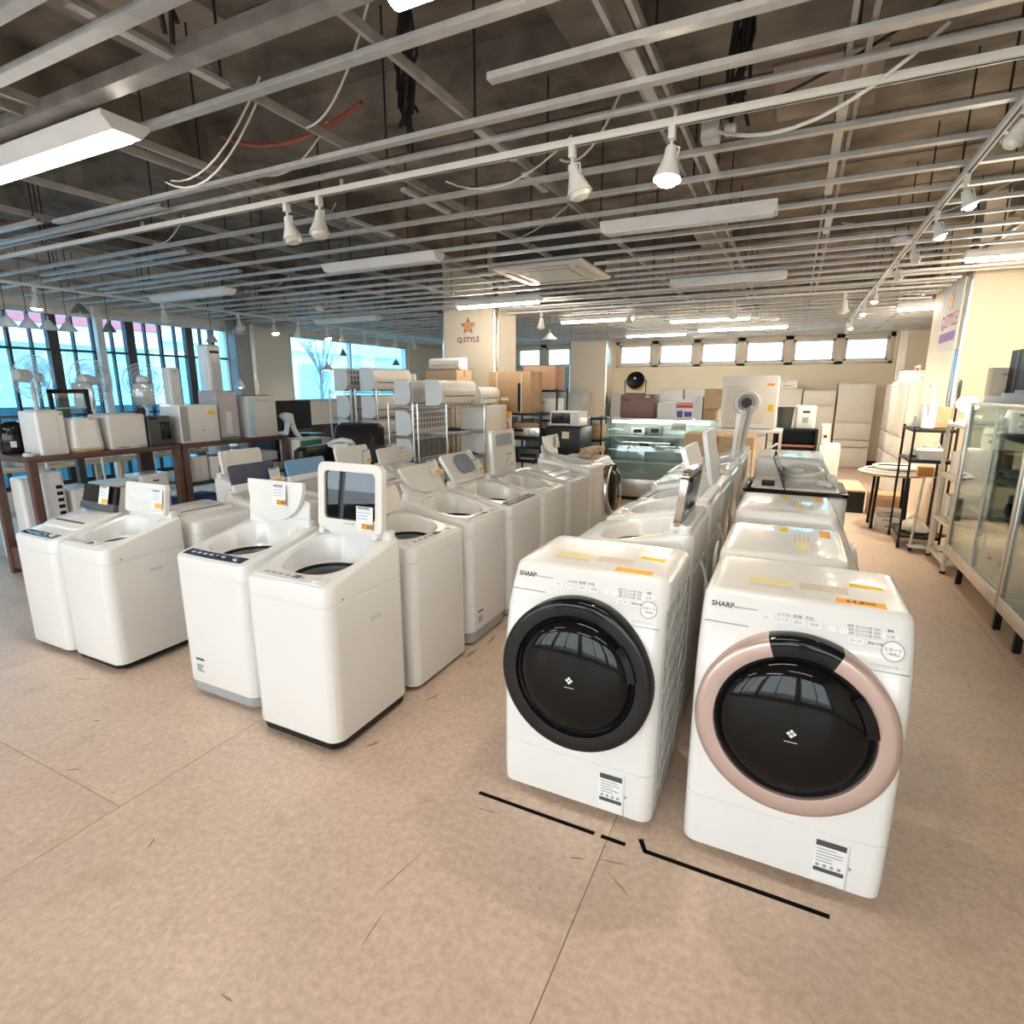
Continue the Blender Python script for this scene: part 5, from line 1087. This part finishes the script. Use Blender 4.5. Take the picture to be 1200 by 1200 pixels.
for i, (x, z, lb) in enumerate(((-3.6, .622, 'black printer on the third level of the black shelf'), (-3.2, .622, 'black printer with paper tray on the third level of the black shelf'), (-3.2, .302, 'black player on the lowest level of the black shelf'))):
    t = thing('printer', lb, 'printer', (x, 7.15, z)); MB().box(-.17, .17, -.15, .15, 0, .16, .015).build('case', DGREY, t); bx('slot', BLACK, t, -.12, .12, -.153, -.148, .05, .09); bx('tray', LGREY, t, -.1, .1, -.2, -.15, .02, .03)
t = thing('price_poster', 'white sale flyer with orange header and red ring hung on the black shelf', 'flyer', (-3.52, 6.935, .95)); bx('sheet', PAPER, t, -.10, .10, -.003, 0, -.0, .32); bx('header', ORA, t, -.10, .10, -.005, -.003, .26, .33); MB().tube([(.055 * math.cos(2 * PI * k / 20), -.005, .14 + .055 * math.sin(2 * PI * k / 20)) for k in range(20)], .008, 5, True).build('ring', REDI, t); bx('lower_sheet', PAPER, t, -.03, .08, -.003, 0, -.13, 0); bx('lower_print', INKG, t, -.01, .06, -.005, -.003, -.11, -.05)
wire_rack('tall black tube shelf with a brown carton on top beside the column', -3.56, -2.99, 7.52, 7.95, (.25, .75, 1.15, 1.57), 1.59, BLACK, pr=.014, solid=True, name='steel_rack')
carton('brown carton with red stripes on the tall black shelf', -3.54, -3.04, 7.55, 7.92, 1.572, .33, mat('reddish_cardboard', (.42, .25, .155), .8), tape=False)
carton('white grey carton on the tall black shelf under the brown one', -3.4, -3.02, 7.56, 7.85, 1.152, .30, PAPER, tape=False); carton('grey carton on the middle level of the tall black shelf', -3.5, -3.1, 7.56, 7.9, .752, .25, mat('grey_print_card', (0, 0, 0)), tape=False)
t = cabinet_box('small_fridge', 'black refrigerator with a cream note on its door', 'refrigerator', -2.96, -2.46, 7.0, 7.5, 0, 1.09, BLACK, 0, ((.02, .62), (.63, 1.08)), BLACK); bx('note', mat('cream_note', (.75, .70, .52), .7), t, -.0, .10, -.254, -.25, .94, 1.03)
t = thing('microwave_oven', 'white microwave with black window on the black refrigerator', 'microwave', (-2.70, 7.22, 1.092)); MB().box(-.21, .21, -.16, .16, .01, .20, .008).build('case', WHITE2, t); bx('door_window', GLOSSB, t, -.19, .08, -.163, -.158, .04, .18); bx('foot', BLACK, t, -.18, .18, -.14, .14, 0, .01); bx('control_panel', LGREY, t, .1, .19, -.163, -.158, .03, .18)
cabinet_box('locker', 'grey steel locker behind the black refrigerator', 'locker', -3.0, -2.66, 8.3, 8.75, 0, 1.14, mat('grey_steel_paint', (.40, .44, .46), .45, .2), 0, ((.02, 1.12),))
for i, (x, z, w, d, h, a) in enumerate(((-1.95, .868, .40, .16, .05, 12), (-1.88, .922, .34, .15, .05, -6), (-2.06, .865, .0, 0, 0, 0))):
    if w: carton(['flat brown parcel lying on the drum washer', 'flat brown parcel stacked on the other parcel'][i], x - .07, x + .07, 5.78 - w / 2 + .1 * i * 0, 5.78 + w / 2, z, h, CARDL, rz=a)

# ------------------------------------------------------------------ glass showcase and what stands on it
t = thing('glass_showcase', 'low refrigerated glass showcase with lit shelves', 'showcase', (-1.66, 8.2, 0)); w = 1.5
bx('base', STEEL, t, -w / 2, w / 2, -.28, .32, .06, .32, .01); bx('kick_plate', BLACK, t, -w / 2 + .03, w / 2 - .03, -.24, .3, 0, .06); bx('top_board', STEEL, t, -w / 2, w / 2, -.16, .34, 1.14, 1.175, .006); bx('back_panel', mat('showcase_back', (.42, .48, .47), .3), t, -w / 2, w / 2, .3, .33, .32, 1.14)
pr = [(-.28, .32), (-.30, .5), (-.29, .75), (-.25, .98), (-.18, 1.13)]
v = []; F = []
for X in (-w / 2 + .012, w / 2 - .012):
    for p in pr: v.append((X, p[0], p[1]))
    for p in pr: v.append((X, p[0] + .006, p[1]))
n = len(pr)
for k in range(n - 1): F += [(k, k + 1, 2 * n + k + 1, 2 * n + k), (n + k, 3 * n + k, 3 * n + k + 1, n + k + 1)]
MB().add(v, F).build('front_glass', GLASSC, t)
for s in (-1, 1): MB().prism([(.3, .32), (.3, 1.14), (-.17, 1.14), (-.24, .98), (-.28, .75), (-.29, .5), (-.27, .32)], s * w / 2 - (.008 if s > 0 else 0), s * w / 2 + (.008 if s < 0 else 0), 'x').build('side_glass', GLASSC, t)
for z in (.55, .72, .92):
    sh = bx('shelf', GLASSC, t, -w / 2 + .03, w / 2 - .03, -.18, .28, z, z + .008); bx('shelf_edge', PAPER, sh, -w / 2 + .03, w / 2 - .03, -.19, -.18, z - .008, z + .012)
MB().cyl((-.68, -.12, 1.12), (.68, -.12, 1.12), .014, 12).build('tube_lamp', LIT, t)
bx('price_board', PAPER, t, .18, .38, -.20, -.19, 1.02, 1.13); MB().tube([(-.72, -.2, 1.0), (-.6, -.22, 1.02), (-.5, -.2, 1.0)], .012, 6).build('bracket', WHITE, t)
for i, (x, z, w_, h_) in enumerate(((-2.0, .929, .2, .1), (-1.75, .929, .18, .12), (-1.9, .729, .24, .1), (-1.5, .729, .15, .12))):
    o = thing('display_box', ['grey device on the upper glass shelf', 'dark device on the upper glass shelf', 'wide grey device on the second glass shelf', 'small grey device on the second glass shelf'][i], 'device', (x, 8.3, z)); MB().box(-w_ / 2, w_ / 2, -.08, .08, 0, h_, .01).build('case', DGREY if i % 2 else GREYP, o); bx('screen', GLOSSB, o, -w_ * .3, w_ * .3, -.083, -.079, h_ * .3, h_ * .8)
t = cabinet_box('safe', 'brown safe on the glass showcase', 'safe', -2.23, -1.75, 8.05, 8.42, 1.176, .33, mat('brown_enamel', (.16, .085, .075), .4), 0, ((.012, .318),), None); bx('nameplate', INK, t, -.2, -.1, -.19, -.184, .24, .26); bx('sticker', PAPER, t, .12, .18, -.19, -.184, .29, .31)
t = thing('work_fan', 'black and yellow round work fan on the brown safe', 'fan', (-2.06, 8.2, 1.507)); 
Mx = Matrix.Translation((0, 0, .2)) @ Matrix.Rotation(R(62), 4, 'X'); MB().lathe([(0, .05), (.045, .05), (.12, .03), (.135, .0), (.125, -.01), (0, .0)], 28, Mx).build('guard', BLACK, t); MB().lathe([(.12, 0), (.12, -.08), (.09, -.13), (0, -.14)], 28, Mx).build('drum', mat('yellow_plastic', (.80, .48, .04), .4), t); MB().cyl(Mx @ Vector((0, 0, .05)), Mx @ Vector((0, 0, .056)), .018, 12).build('badge', PAPER, t)
MB().tube([(-.15, .0, .2), (-.15, 0, .01), (.15, 0, .01), (.15, 0, .2)], .01, 6).build('stand', BLACK, t)
carton('white carton beside the brown safe', -1.70, -1.46, 8.08, 8.38, 1.176, .22, PAPER, tape=False, marks=False); 
t = thing('sale_flyer', 'white sale flyer with red band and blue print on the showcase', 'flyer', (-1.33, 8.06, 1.178)); bx('sheet', PAPER, t, -.12, .12, 0, .01, 0, .27); bx('red_band', REDI, t, -.11, .11, -.002, 0, .15, .19); bx('red_band', REDI, t, -.09, .11, -.002, 0, .20, .215); bx('blue_print', mat('blue_violet_ink', (.10, .08, .35), .6), t, -.10, -.02, -.002, 0, .02, .11); bx('blue_print', MATS['blue_violet_ink'], t, .0, .10, -.002, 0, .03, .10); bx('foot', PAPER, t, -.1, .1, 0, .08, 0, .004)
carton('upright brown carton with dark oval mark on the showcase', -1.08, -.86, 8.06, 8.36, 1.32, .26, CARDL, tape=False, marks=False); bx_ = carton('low dark brown carton under the upright carton', -1.08, -.92, 8.06, 8.36, 1.176, .143, CARD, tape=False, marks=False)
carton('white appliance carton behind the sale flyer', -1.19, -1.1, 8.1, 8.4, 1.176, .3, PAPER, tape=False, marks=False)
wire_rack('small black tube stand left beside the showcase', -2.64, -2.46, 7.95, 8.45, (.5, .85, 1.17), 1.18, BLACK, pr=.012, solid=True, name='steel_rack')
carton('brown carton on the small black tube stand', -2.62, -2.48, 8.0, 8.3, .852, .22, CARD)

# ------------------------------------------------------------------ dryer on a stand, cartons
t = thing('dryer_stand', 'white steel stand carrying the tumble dryer', 'stand', (-.48, 7.75, 0)); bx('top_frame', WHITE, t, -.36, .40, -.26, .26, 1.06, 1.095, .005)
for sx in (-.34, .38):
    for sy in (-.24, .24): bx('leg', WHITE if sx > 0 else LGREY, t, sx - .015, sx + .015, sy - .015, sy + .015, 0, 1.06)
bx('cross_bar', LGREY, t, -.33, .37, .23, .25, .3, .33); MB().cyl((-.3, -.2, .4), (.35, .2, .9), .012, 8).build('brace', LGREY, t)
t = thing('tumble_dryer', 'white tumble dryer with round door on the steel stand', 'dryer', (-.485, 7.75, 1.097)); MB().box(-.315, .315, -.23, .25, .01, .64, .02).build('body', WHITE2, t); bx('front_plate', mat('cream_panel', (.70, .66, .58), .4), t, -.26, .18, -.238, -.23, .07, .52, .01)
Mx = Matrix.Translation((-.02, -.238, .32)) @ Matrix.Rotation(R(90), 4, 'X'); d_ = MB().lathe([(.155, -.002), (.155, .02), (.14, .03), (.105, .022), (.10, .0)], 40, Mx).build('door_ring', LGREY, t); MB().lathe([(.105, 0), (.10, .018), (.06, .03), (0, .034)], 36, Mx).build('door_glass', mat('dryer_glass', (.30, .31, .33), .5), d_); MB().cyl(Mx @ Vector((0, 0, .03)), Mx @ Vector((0, 0, .037)), .062, 24).build('door_centre', mat('dryer_dark', (.03, .03, .035), .6), d_)
bx('price_tag', ORA, t, .19, .27, -.234, -.229, .52, .55); bx('yellow_tag', YEL, t, .22, .28, -.234, -.229, .22, .30); bx('control_strip', LGREY, t, -.2, .0, -.24, -.237, .04, .09); bx('foot', GREYP, t, -.28, .28, -.2, .2, 0, .01)
for i, (x0, x1, z, h) in enumerate(((-1.04, -.70, 0, .55), (-.68, -.33, 0, .55), (-1.04, -.70, .551, .55), (-.68, -.33, .551, .53))):
    carton(['lower brown carton beside the showcase end', 'lower brown carton beside the dryer stand', 'upper brown carton with dark hand slot beside the showcase end', 'upper brown carton with dark hand slot beside the dryer stand'][i], x0, x1, 6.40, 6.90, z, h, CARDL)
t = thing('kitchen_bin', 'black waste bin on the open black cabinet', 'bin', (-.08, 8.72, 1.062)); MB().lathe([(0, 0), (.085, 0), (.105, .25), (.11, .27), (.10, .27), (.09, .02), (0, .02)], 24).build('bucket', DGREY, t); MB().tube([(.106 * math.cos(2 * PI * k / 24), .106 * math.sin(2 * PI * k / 24), .27) for k in range(24)], .006, 5, True).build('rim', BLACK, t)
appliance('rice_machine', 'white upright bread maker with dark display on the open black cabinet', 'bread maker', .05, .29, 8.6, 8.85, 1.062, .30, COOLW, .05, None, 0, (('display', INK, .35, .7, .68, .78), ('dial', GREYP, .35, .65, .25, .5)), rz=0)
t = thing('open_cabinet', 'black open fronted cabinet carrying the bin and the bread maker', 'cabinet', (.07, 8.75, 0)); 
for a, b, c, e in ((-.27, -.24, 0, 1.06), (.24, .27, 0, 1.06)): bx('side_panel', BLACK, t, a, b, -.24, .24, c, e)
bx('top_panel', BLACK, t, -.24, .24, -.24, .24, 1.03, 1.06); bx('back_panel', BLACK, t, -.24, .24, .22, .24, 0, 1.03)
for z in (.06, .5, .82): bx('shelf', BLACK, t, -.24, .24, -.22, .22, z, z + .02)
bx('shelf_trim', mat('red_wood_trim', (.28, .12, .09), .5), t, -.24, .24, -.235, -.22, .815, .845)
cabinet_box('compact_washer', 'compact white washer beside the open black cabinet', 'washing machine', .37, .62, 8.55, 8.9, 0, .86, WHITE2, 0, ((.05, .84),), WHITE)
t = carton('slim white carton standing on the compact washer', .38, .48, 8.6, 8.75, .862, .26, PAPER, tape=False, marks=False); bx('dark_label', INK, t, -.02, .02, -.077, -.074, .08, .12)
t = thing('low_bench', 'low black bench with pale wooden top before the back refrigerators', 'bench', (.79, 8.85, 0)); bx('top', WOODL, t, -.16, .16, -.45, .45, .275, .30, .003); bx('front_panel', BLACK, t, -.16, .16, -.45, -.42, 0, .275); bx('end_panel', BLACK, t, -.16, .16, .42, .45, 0, .275); bx('side_panel', BLACK, t, .13, .16, -.42, .42, 0, .275); bx('side_panel', BLACK, t, -.16, -.13, -.42, .42, 0, .275)

# ------------------------------------------------------------------ refrigerators along the back wall and the long wall
FG = mat('fridge_white', (.74, .71, .64), .35); FGG = mat('fridge_grey', (.50, .51, .50), .4); SILV = mat('fridge_silver', (.52, .50, .47), .3, .5)
def fridge(lab, x0, x1, h, doors, m=FG, rz=0, y0=13.25, y1=13.83): return cabinet_box('refrigerator', lab, 'refrigerator', x0, x1, y0, y1, 0, h, m, rz, doors, m, LGREY)
fridge('tall cream refrigerator with four drawers beside the back corner', .80, 1.44, 1.70, ((.03, .42), (.43, .57), (.58, .92), (.93, 1.69)))
fridge('cream refrigerator with a grey glazed door', .18, .77, 1.56, ((.03, .35), (.36, 1.25), (1.26, 1.55))); 
fridge('cream refrigerator behind the bread maker', -.42, .15, 1.60, ((.03, .5), (.51, 1.59))); fridge('cream refrigerator behind the tumble dryer', -1.0, -.45, 1.62, ((.03, .6), (.61, 1.61)))
for i, (a, b, h, m) in enumerate(((-1.6, -1.04, 1.45, FG), (-2.2, -1.64, 1.60, FGG), (-2.75, -2.24, 1.58, FGG), (-3.3, -2.8, 1.40, FG), (-3.9, -3.36, 1.45, FGG))):
    fridge(['cream refrigerator behind the upright carton', 'pale grey refrigerator behind the white carton', 'pale grey refrigerator behind the safe', 'short cream refrigerator behind the work fan', 'pale grey refrigerator next to the back pilaster'][i], a, b, h, ((.03, .5), (.51, h - .01)), m)
for i, (a, b, h) in enumerate(((-5.0, -4.42, 1.50), (-5.65, -5.1, 1.47), (-6.3, -5.75, 1.5))):
    fridge(['pale grey refrigerator standing before the back pilaster', 'pale grey refrigerator under the high windows', 'pale grey refrigerator under the farther high windows'][i], a, b, h, ((.03, .5), (.51, h - .01)), FGG, 0, 12.75, 13.33)
for i, (y0, y1, h, m) in enumerate(((9.35, 9.98, 1.68, FG), (10.02, 10.62, 1.70, FG), (10.66, 11.26, 1.66, SILV))):
    cabinet_box('refrigerator', ['white refrigerator facing the cabinet aisle, next to the pillar', 'white refrigerator facing the cabinet aisle, between the other two', 'brownish silver refrigerator facing the cabinet aisle'][i], 'refrigerator', 1.36, 2.0, y0, y1, 0, h, m, -90, ((.03, .36), (.37, .62), (.63, .92), (.93, h - .01)), m, LGREY)
t = thing('sale_poster', 'white flyer with red line on top of the white refrigerators', 'flyer', (1.5, 9.66, 1.683), -90); bx('sheet', PAPER, t, -.2, .2, 0, .01, 0, .22); bx('red_line', REDI, t, -.12, .15, -.002, 0, .15, .18); bx('foot', PAPER, t, -.1, .1, 0, .08, 0, .004)
carton('flat white carton lying on the refrigerators by the long wall', 1.42, 1.9, 10.05, 10.55, 1.702, .14, PAPER, tape=False)
carton('white carton on the cream refrigerator behind the bread maker', -.35, .05, 13.3, 13.7, 1.602, .15, PAPER, tape=False); carton('white carton on the cream refrigerator behind the dryer', -.95, -.5, 13.3, 13.7, 1.622, .12, PAPER, tape=False)

# ------------------------------------------------------------------ along the cabinet aisle
def glass_cabinet(label, y0, y1):
    x0, x1 = 1.29, 1.74; cx, cy = at(x0, x1, y0, y1); t = thing('glass_cabinet', label, 'cabinet', (cx, cy, 0), -90); w, d = y1 - y0, x1 - x0; z0, z1 = .20, 1.48; q = .028
    for sx in (-1, 1):
        for sy in (-1, 1): bx('post', ALU, t, *sorted((sx * w / 2, sx * (w / 2 - q))), *sorted((sy * d / 2, sy * (d / 2 - q))), z0, z1, .003)
    bx('bottom_board', ALU, t, -w / 2 + .002, w / 2 - .002, -d / 2 - .002, d / 2, z0 - .0, z0 + .09, .004); bx('top_board', ALU, t, -w / 2, w / 2, -d / 2, d / 2, z1 - .03, z1, .004)
    for k in range(2):
        a = -w / 2 + q + (w - 2 * q) * k / 2; b = a + (w - 2 * q) / 2 + (.02 if k == 0 else 0); yy = -d / 2 + .008 + .012 * k
        p = bx('sliding_pane', GLASSC, t, a, b, yy, yy + .005, z0 + .09, z1 - .03); bx('pane_edge', ALU, p, b - .012, b, yy - .003, yy + .008, z0 + .09, z1 - .03)
    bx('back_panel', mat('cabinet_back', (.52, .50, .46), .5), t, -w / 2 + q, w / 2 - q, d / 2 - .01, d / 2 - .004, z0 + .09, z1 - .03)
    for s in (-1, 1): bx('side_pane', GLASSC, t, *sorted((s * (w / 2 - .003), s * (w / 2 - .008))), -d / 2 + q, d / 2 - q, z0 + .09, z1 - .03)
    for z in (.62, .92, 1.22): bx('glass_shelf', mat('shelf_glass_pale', (.62, .66, .62), .15), t, -w / 2 + q, w / 2 - q, -d / 2 + .10, d / 2 - .012, z, z + .008)
    for sx in (-1, 1):
        for sy in (-1, 1): bx('leg', BLACK, t, *sorted((sx * (w / 2 - .16), sx * (w / 2 - .20))), *sorted((sy * (d / 2 - .06), sy * (d / 2 - .10))), 0, z0, .003)
    return t
glass_cabinet('aluminium framed glass cabinet next to the white shelf', 4.42, 5.78); glass_cabinet('aluminium framed glass cabinet under the dark blue panel', 3.03, 4.39)
for i, (y, z, w, h, m, lb) in enumerate(((5.5, 1.23, .16, .18, GREYP, 'grey camera body on the top glass shelf'), (5.2, 1.23, .14, .12, DGREY, 'dark camera on the top glass shelf'), (4.9, 1.23, .2, .2, GREYP, 'grey boxed lens on the top glass shelf'), (5.4, .93, .24, .05, LGREY, 'pale folded cloth on the middle glass shelf'), (4.8, .93, .2, .16, GREYP, 'grey speaker on the middle glass shelf'), (5.1, .63, .18, .2, mat('teal_card', (.10, .20, .19), .6), 'teal box on the low glass shelf'), (4.75, .63, .16, .12, DGREY, 'dark box on the low glass shelf'), (5.3, .292, .3, .05, LGREY, 'pale wrapped parcel on the cabinet floor'),
        (4.1, 1.23, .18, .14, GREYP, 'grey device in the cabinet under the dark blue panel'), (3.8, .93, .18, .16, DGREY, 'dark device in the cabinet under the dark blue panel'), (4.15, .63, .2, .12, LGREY, 'pale device in the cabinet under the dark blue panel'))):
    t = thing('display_item', lb, 'device', (1.55, y, z), -90); MB().box(-w / 2, w / 2, -.08, .08, 0, h, .012).build('case', m, t); MB().cyl((0, -.08, h * .5), (0, -.10, h * .5), min(w, h) * .28, 16).build('front_dial', GLOSSB, t)
t = thing('dark_panel', 'large dark blue panel standing on the glass cabinet', 'screen', (1.45, 4.9, 1.482), -90); MB().box(-.40, .40, -.02, .02, .09, .55, .005).build('panel', mat('slate_blue', (.022, .035, .05), .5, spec=.2), t); bx('lower_edge', mat('pale_blue_edge', (.30, .38, .44), .4), t, -.40, .40, -.026, .026, .07, .092); bx('foot', LGREY, t, -.39, -.33, -.1, .1, 0, .07, .004); bx('foot', LGREY, t, .25, .35, -.1, .1, 0, .07, .004)
t = thing('dark_panel', 'narrow black and purple board leaning behind the dark blue panel', 'board', (1.46, 5.47, 1.482), -90); bx('board', mat('aubergine', (.012, .008, .012), .5, spec=.2), t, -.13, .13, -.012, .012, 0, .38); bx('edge', mat('purple_edge', (.06, .012, .035), .5), t, .0, .05, -.014, -.012, 0, .38)
carton('cream carton standing on the glass cabinet near the lamp', 1.36, 1.6, 5.63, 5.76, 1.482, .26, mat('cream_card', (.72, .62, .48), .7), tape=False); carton('white carton on the glass cabinet before the dark board', 1.32, 1.42, 5.40, 5.58, 1.482, .05, PAPER, tape=False, marks=False); carton('orange and cream carton on the glass cabinet behind the black board', 1.62, 1.735, 5.4, 5.75, 1.482, .40, CARDL, tape=False)
t = wire_rack('white steel shelf with wrapped goods beside the glass cabinet', 1.30, 1.74, 5.86, 6.50, (.10, .42, .82, 1.28), 1.30, mat('cream_steel', (.70, .66, .57), .45), pr=.017, solid=True, name='steel_rack')
def bag(label, x, y, z, s, m, sq=.6):
    t = thing('plastic_bag', label, 'bag', (x, y, z)); random.seed(int(x * 100 + y * 10 + z * 7)); L = []
    for q, zz in ((.7, 0), (1.0, .15), (.95, .45), (.7, .75), (.35, .95), (.15, 1.0)):
        L.append([(s * q * (1 + random.uniform(-.16, .16)) * math.cos(2 * PI * k / 18), s * q * (1 + random.uniform(-.16, .16)) * math.sin(2 * PI * k / 18), s * 1.1 * sq * zz + (random.uniform(-.01, .01) if zz else 0)) for k in range(18)])
    MB().loft(L).build('bag', m, t, 25); MB().tube([(-.03, 0, s * 1.05 * sq), (-.02, .0, s * 1.3 * sq), (.02, 0, s * 1.3 * sq), (.03, 0, s * 1.05 * sq)], .006, 5).build('knot', m, t)
CRINK = mat('crinkled_plastic', (.66, .62, .55), .15, 0, .2, 30, bump=.6, bscale=30)
bag('crinkled clear bag under the glowing lamp', 1.50, 6.10, 1.282, .14, CRINK); bag('clear bag of white goods on the middle level of the white shelf', 1.45, 6.02, .422, .15, CRINK); bag('red and white bag on the lowest level of the white shelf', 1.47, 6.02, .102, .13, mat('red_white_print', (.55, .16, .15), .4, 0, .5, 12)); bag('white paper bundle on the lowest level of the white shelf', 1.47, 6.3, .102, .12, PAPER)
carton('white wedge shaped carton on the white shelf', 1.36, 1.66, 6.05, 6.42, .822, .2, PAPER, tape=False); carton('brown carton beside the wedge shaped carton', 1.36, 1.66, 5.9, 6.03, .822, .26, CARD); carton('white printed carton on the middle level of the white shelf', 1.36, 1.66, 6.24, 6.46, .422, .2, PAPER, tape=False)
t = thing('table_lamp', 'glowing table lamp on the white shelf', 'lamp', (1.40, 6.36, 1.282)); MB().lathe([(0, 0), (.06, 0), (.05, .02), (.012, .03), (.012, .12), (0, .12)], 18).build('base', ALU, t); MB().lathe([(0, .10), (.04, .105), (.075, .14), (.08, .18), (.06, .22), (0, .235)], 20).build('glass_globe', LITSP, t); MB().tube([(.09 * math.cos(2 * PI * k / 20), .09 * math.sin(2 * PI * k / 20), .17) for k in range(20)], .006, 5, True).build('ring', CHROME, t)
t = wire_rack('black wheeled rack with a gooseneck lamp on top', 1.08, 1.44, 6.66, 7.26, (.14, .90, 1.20), 1.22, BLACK, pr=.011, solid=True, name='steel_rack', caster=True)
t = thing('gooseneck_lamp', 'white gooseneck lamp with a bent arm on the black wheeled rack', 'lamp', (1.2, 6.84, 1.202), -90); bx('box_foot', WHITE2, t, -.12, .10, -.06, .06, 0, .24, .02); MB().tube([(.10, 0, .12), (.14, 0, .22), (.13, 0, .34), (.06, 0, .40), (-.04, 0, .42)], .014, 8).build('arm', WHITE, t); MB().lathe([(0, 0), (.02, 0), (.06, -.03), (.055, -.035), (0, -.03)], 18, Matrix.Translation((-.06, 0, .43))).build('head', LGREY, t)
carton('brown carton behind the gooseneck lamp', 1.2, 1.42, 6.98, 7.22, 1.202, .2, CARD); bag('white wrapped goods on the second level of the black wheeled rack', 1.26, 7.06, .902, .15, CRINK, .5)
t = thing('plastic_tub', 'white lidded tub with a carrying handle on the black wheeled rack', 'tub', (1.26, 6.78, .902)); MB().loft([rr(.2, .14, .03, 0), rr(.24, .18, .04, .08), rr(.26, .2, .04, .09), rr(.24, .18, .04, .11)]).build('tub', WHITE, t); MB().tube([(-.09, 0, .1), (-.06, 0, .16), (.06, 0, .16), (.09, 0, .1)], .008, 6).build('handle', WHITE, t)
def half_table(label, x, y, z, r):
    t = thing('round_table', label, 'table', (x, y, 0)); MB().loft([ell(r, r * 1.05, z - .03), ell(r, r * 1.05, z - .004)]).build('top_edge', WOODL, t); MB().loft([ell(r, r * 1.05, z - .004), ell(r - .004, r * 1.05 - .004, z)]).build('top', WHITE2, t)
    for k in range(4):
        a = PI / 4 + k * PI / 2; l = MB().cyl((r * .65 * math.cos(a), r * .65 * math.sin(a), .05), (r * .6 * math.cos(a), r * .6 * math.sin(a), z - .03), .016, 10).build('leg', BLACK, t); MB().cyl((r * .65 * math.cos(a) - .015, r * .65 * math.sin(a), .03), (r * .65 * math.cos(a) + .015, r * .65 * math.sin(a), .03), .03, 12).build('caster', BLACK, l)
half_table('round white topped table with wooden edge on black wheeled legs', 1.10, 7.66, .66, .34)
t = thing('folded_leaf', 'white oval board lying on the round table', 'board', (1.12, 7.68, .662)); MB().loft([ell(.30, .31, 0), ell(.30, .31, .022)]).build('board', WHITE2, t); bx('black_bar', BLACK, t, -.27, .1, -.01, .01, .022, .034)
t = thing('folded_leaf', 'smaller white oval board stacked on the other board', 'board', (1.16, 7.70, .697)); MB().loft([ell(.26, .27, 0), ell(.26, .27, .022)]).build('board', WHITE2, t); bx('black_bar', BLACK, t, -.2, .1, -.01, .01, .022, .034)
carton('brown carton on the floor by the round table', .98, 1.32, 8.12, 8.5, 0, .30, CARD); 
t = carton('flat white carton pile under the round table', .98, 1.26, 7.50, 7.80, 0, .14, PAPER, tape=False); carton('wrapped grey carton on the flat white carton', 1.0, 1.25, 7.52, 7.78, .142, .07, mat('grey_wrap', (.55, .53, .48), .5), tape=False)
t = thing('ring_light', 'slim stand with a dark ring mirror beside the pillar', 'ring light', (1.55, 7.45, 0)); MB().cyl((0, 0, .03), (0, 0, 1.45), .009, 8).build('pole', BLACK, t); MB().lathe([(0, 0), (.10, 0), (.10, .012), (.02, .03), (0, .03)], 20).build('base', BLACK, t); MB().tube([(.005 * math.cos(a), .055 * math.cos(a), 1.56 + .105 * math.sin(a)) for a in [2 * PI * k / 28 for k in range(28)]], .011, 6, True).build('ring', DGREY, t)
t = thing('folding_cart', 'grey folding hand cart with black wheels beside the white shelf', 'cart', (1.24, 6.58, 0)); MB().tube([(-.06, 0, .06), (-.03, 0, .75), (.12, 0, .75), (.12, 0, .06)], .012, 8).build('frame', GALV, t); bx('plate', GALV, t, -.08, .14, -.07, .07, .05, .062)
for s in (-.06, .12): MB().cyl((s - .012, 0, .032), (s + .012, 0, .032), .032, 14).build('wheel', BLACK, t)
t = carton('small orange brown carton on the round table end', 1.28, 1.42, 7.30, 7.40, .662, .10, mat('orange_card', (.55, .28, .08), .7), tape=False, marks=False)
# oval catch on the lid with the black display strip; second dark lid

t = thing('display_table', 'long pale wooden table with printers by the gridded window', 'table', (-7.75, 4.1, 0)); bx('top', WOODL, t, -.3, .3, -1.7, 1.7, .70, .74, .004)
for sx in (-1, 1):
    for sy in (-1, 0, 1): bx('leg', WOODL, t, sx * .27 - .025, sx * .27 + .025, sy * 1.65 - .025, sy * 1.65 + .025, 0, .70)
for i, (y, w, h, m) in enumerate(((2.75, .42, .17, COOLW), (3.3, .45, .15, LGREY), (3.85, .42, .20, WHITE), (4.4, .45, .16, COOLW), (4.95, .40, .18, LGREY), (5.45, .40, .2, WHITE))):
    t = thing('printer', ORD[i] + ' printer on the pale wooden table, counted from its open end', 'printer', (-7.72, y, .742), 90, 'printers on the pale wooden table'); MB().box(-w / 2, w / 2, -.18, .18, 0, h, .015).build('case', m, t); bx('slot', INK, t, -w * .4, w * .4, -.183, -.178, h * .3, h * .5); bx('lid', DGREY if i % 2 == 0 else GREYP, t, -w * .48, w * .48, -.17, .17, h - .002, h + .012, .004)

bag('bulging clear bag on the lowest level of the black wheeled rack', 1.24, 6.86, .142, .13, CRINK, 1.0); bag('pale wrapped bundle on the lowest level of the black wheeled rack', 1.26, 7.12, .142, .085, mat('pale_blue_wrap', (.45, .58, .62), .3, 0, .2, 20, bump=.5, bscale=25), 1.0)
carton('small white carton on the black wheeled rack before the brown one', 1.12, 1.2, 7.02, 7.2, 1.202, .12, PAPER, tape=False, marks=False)
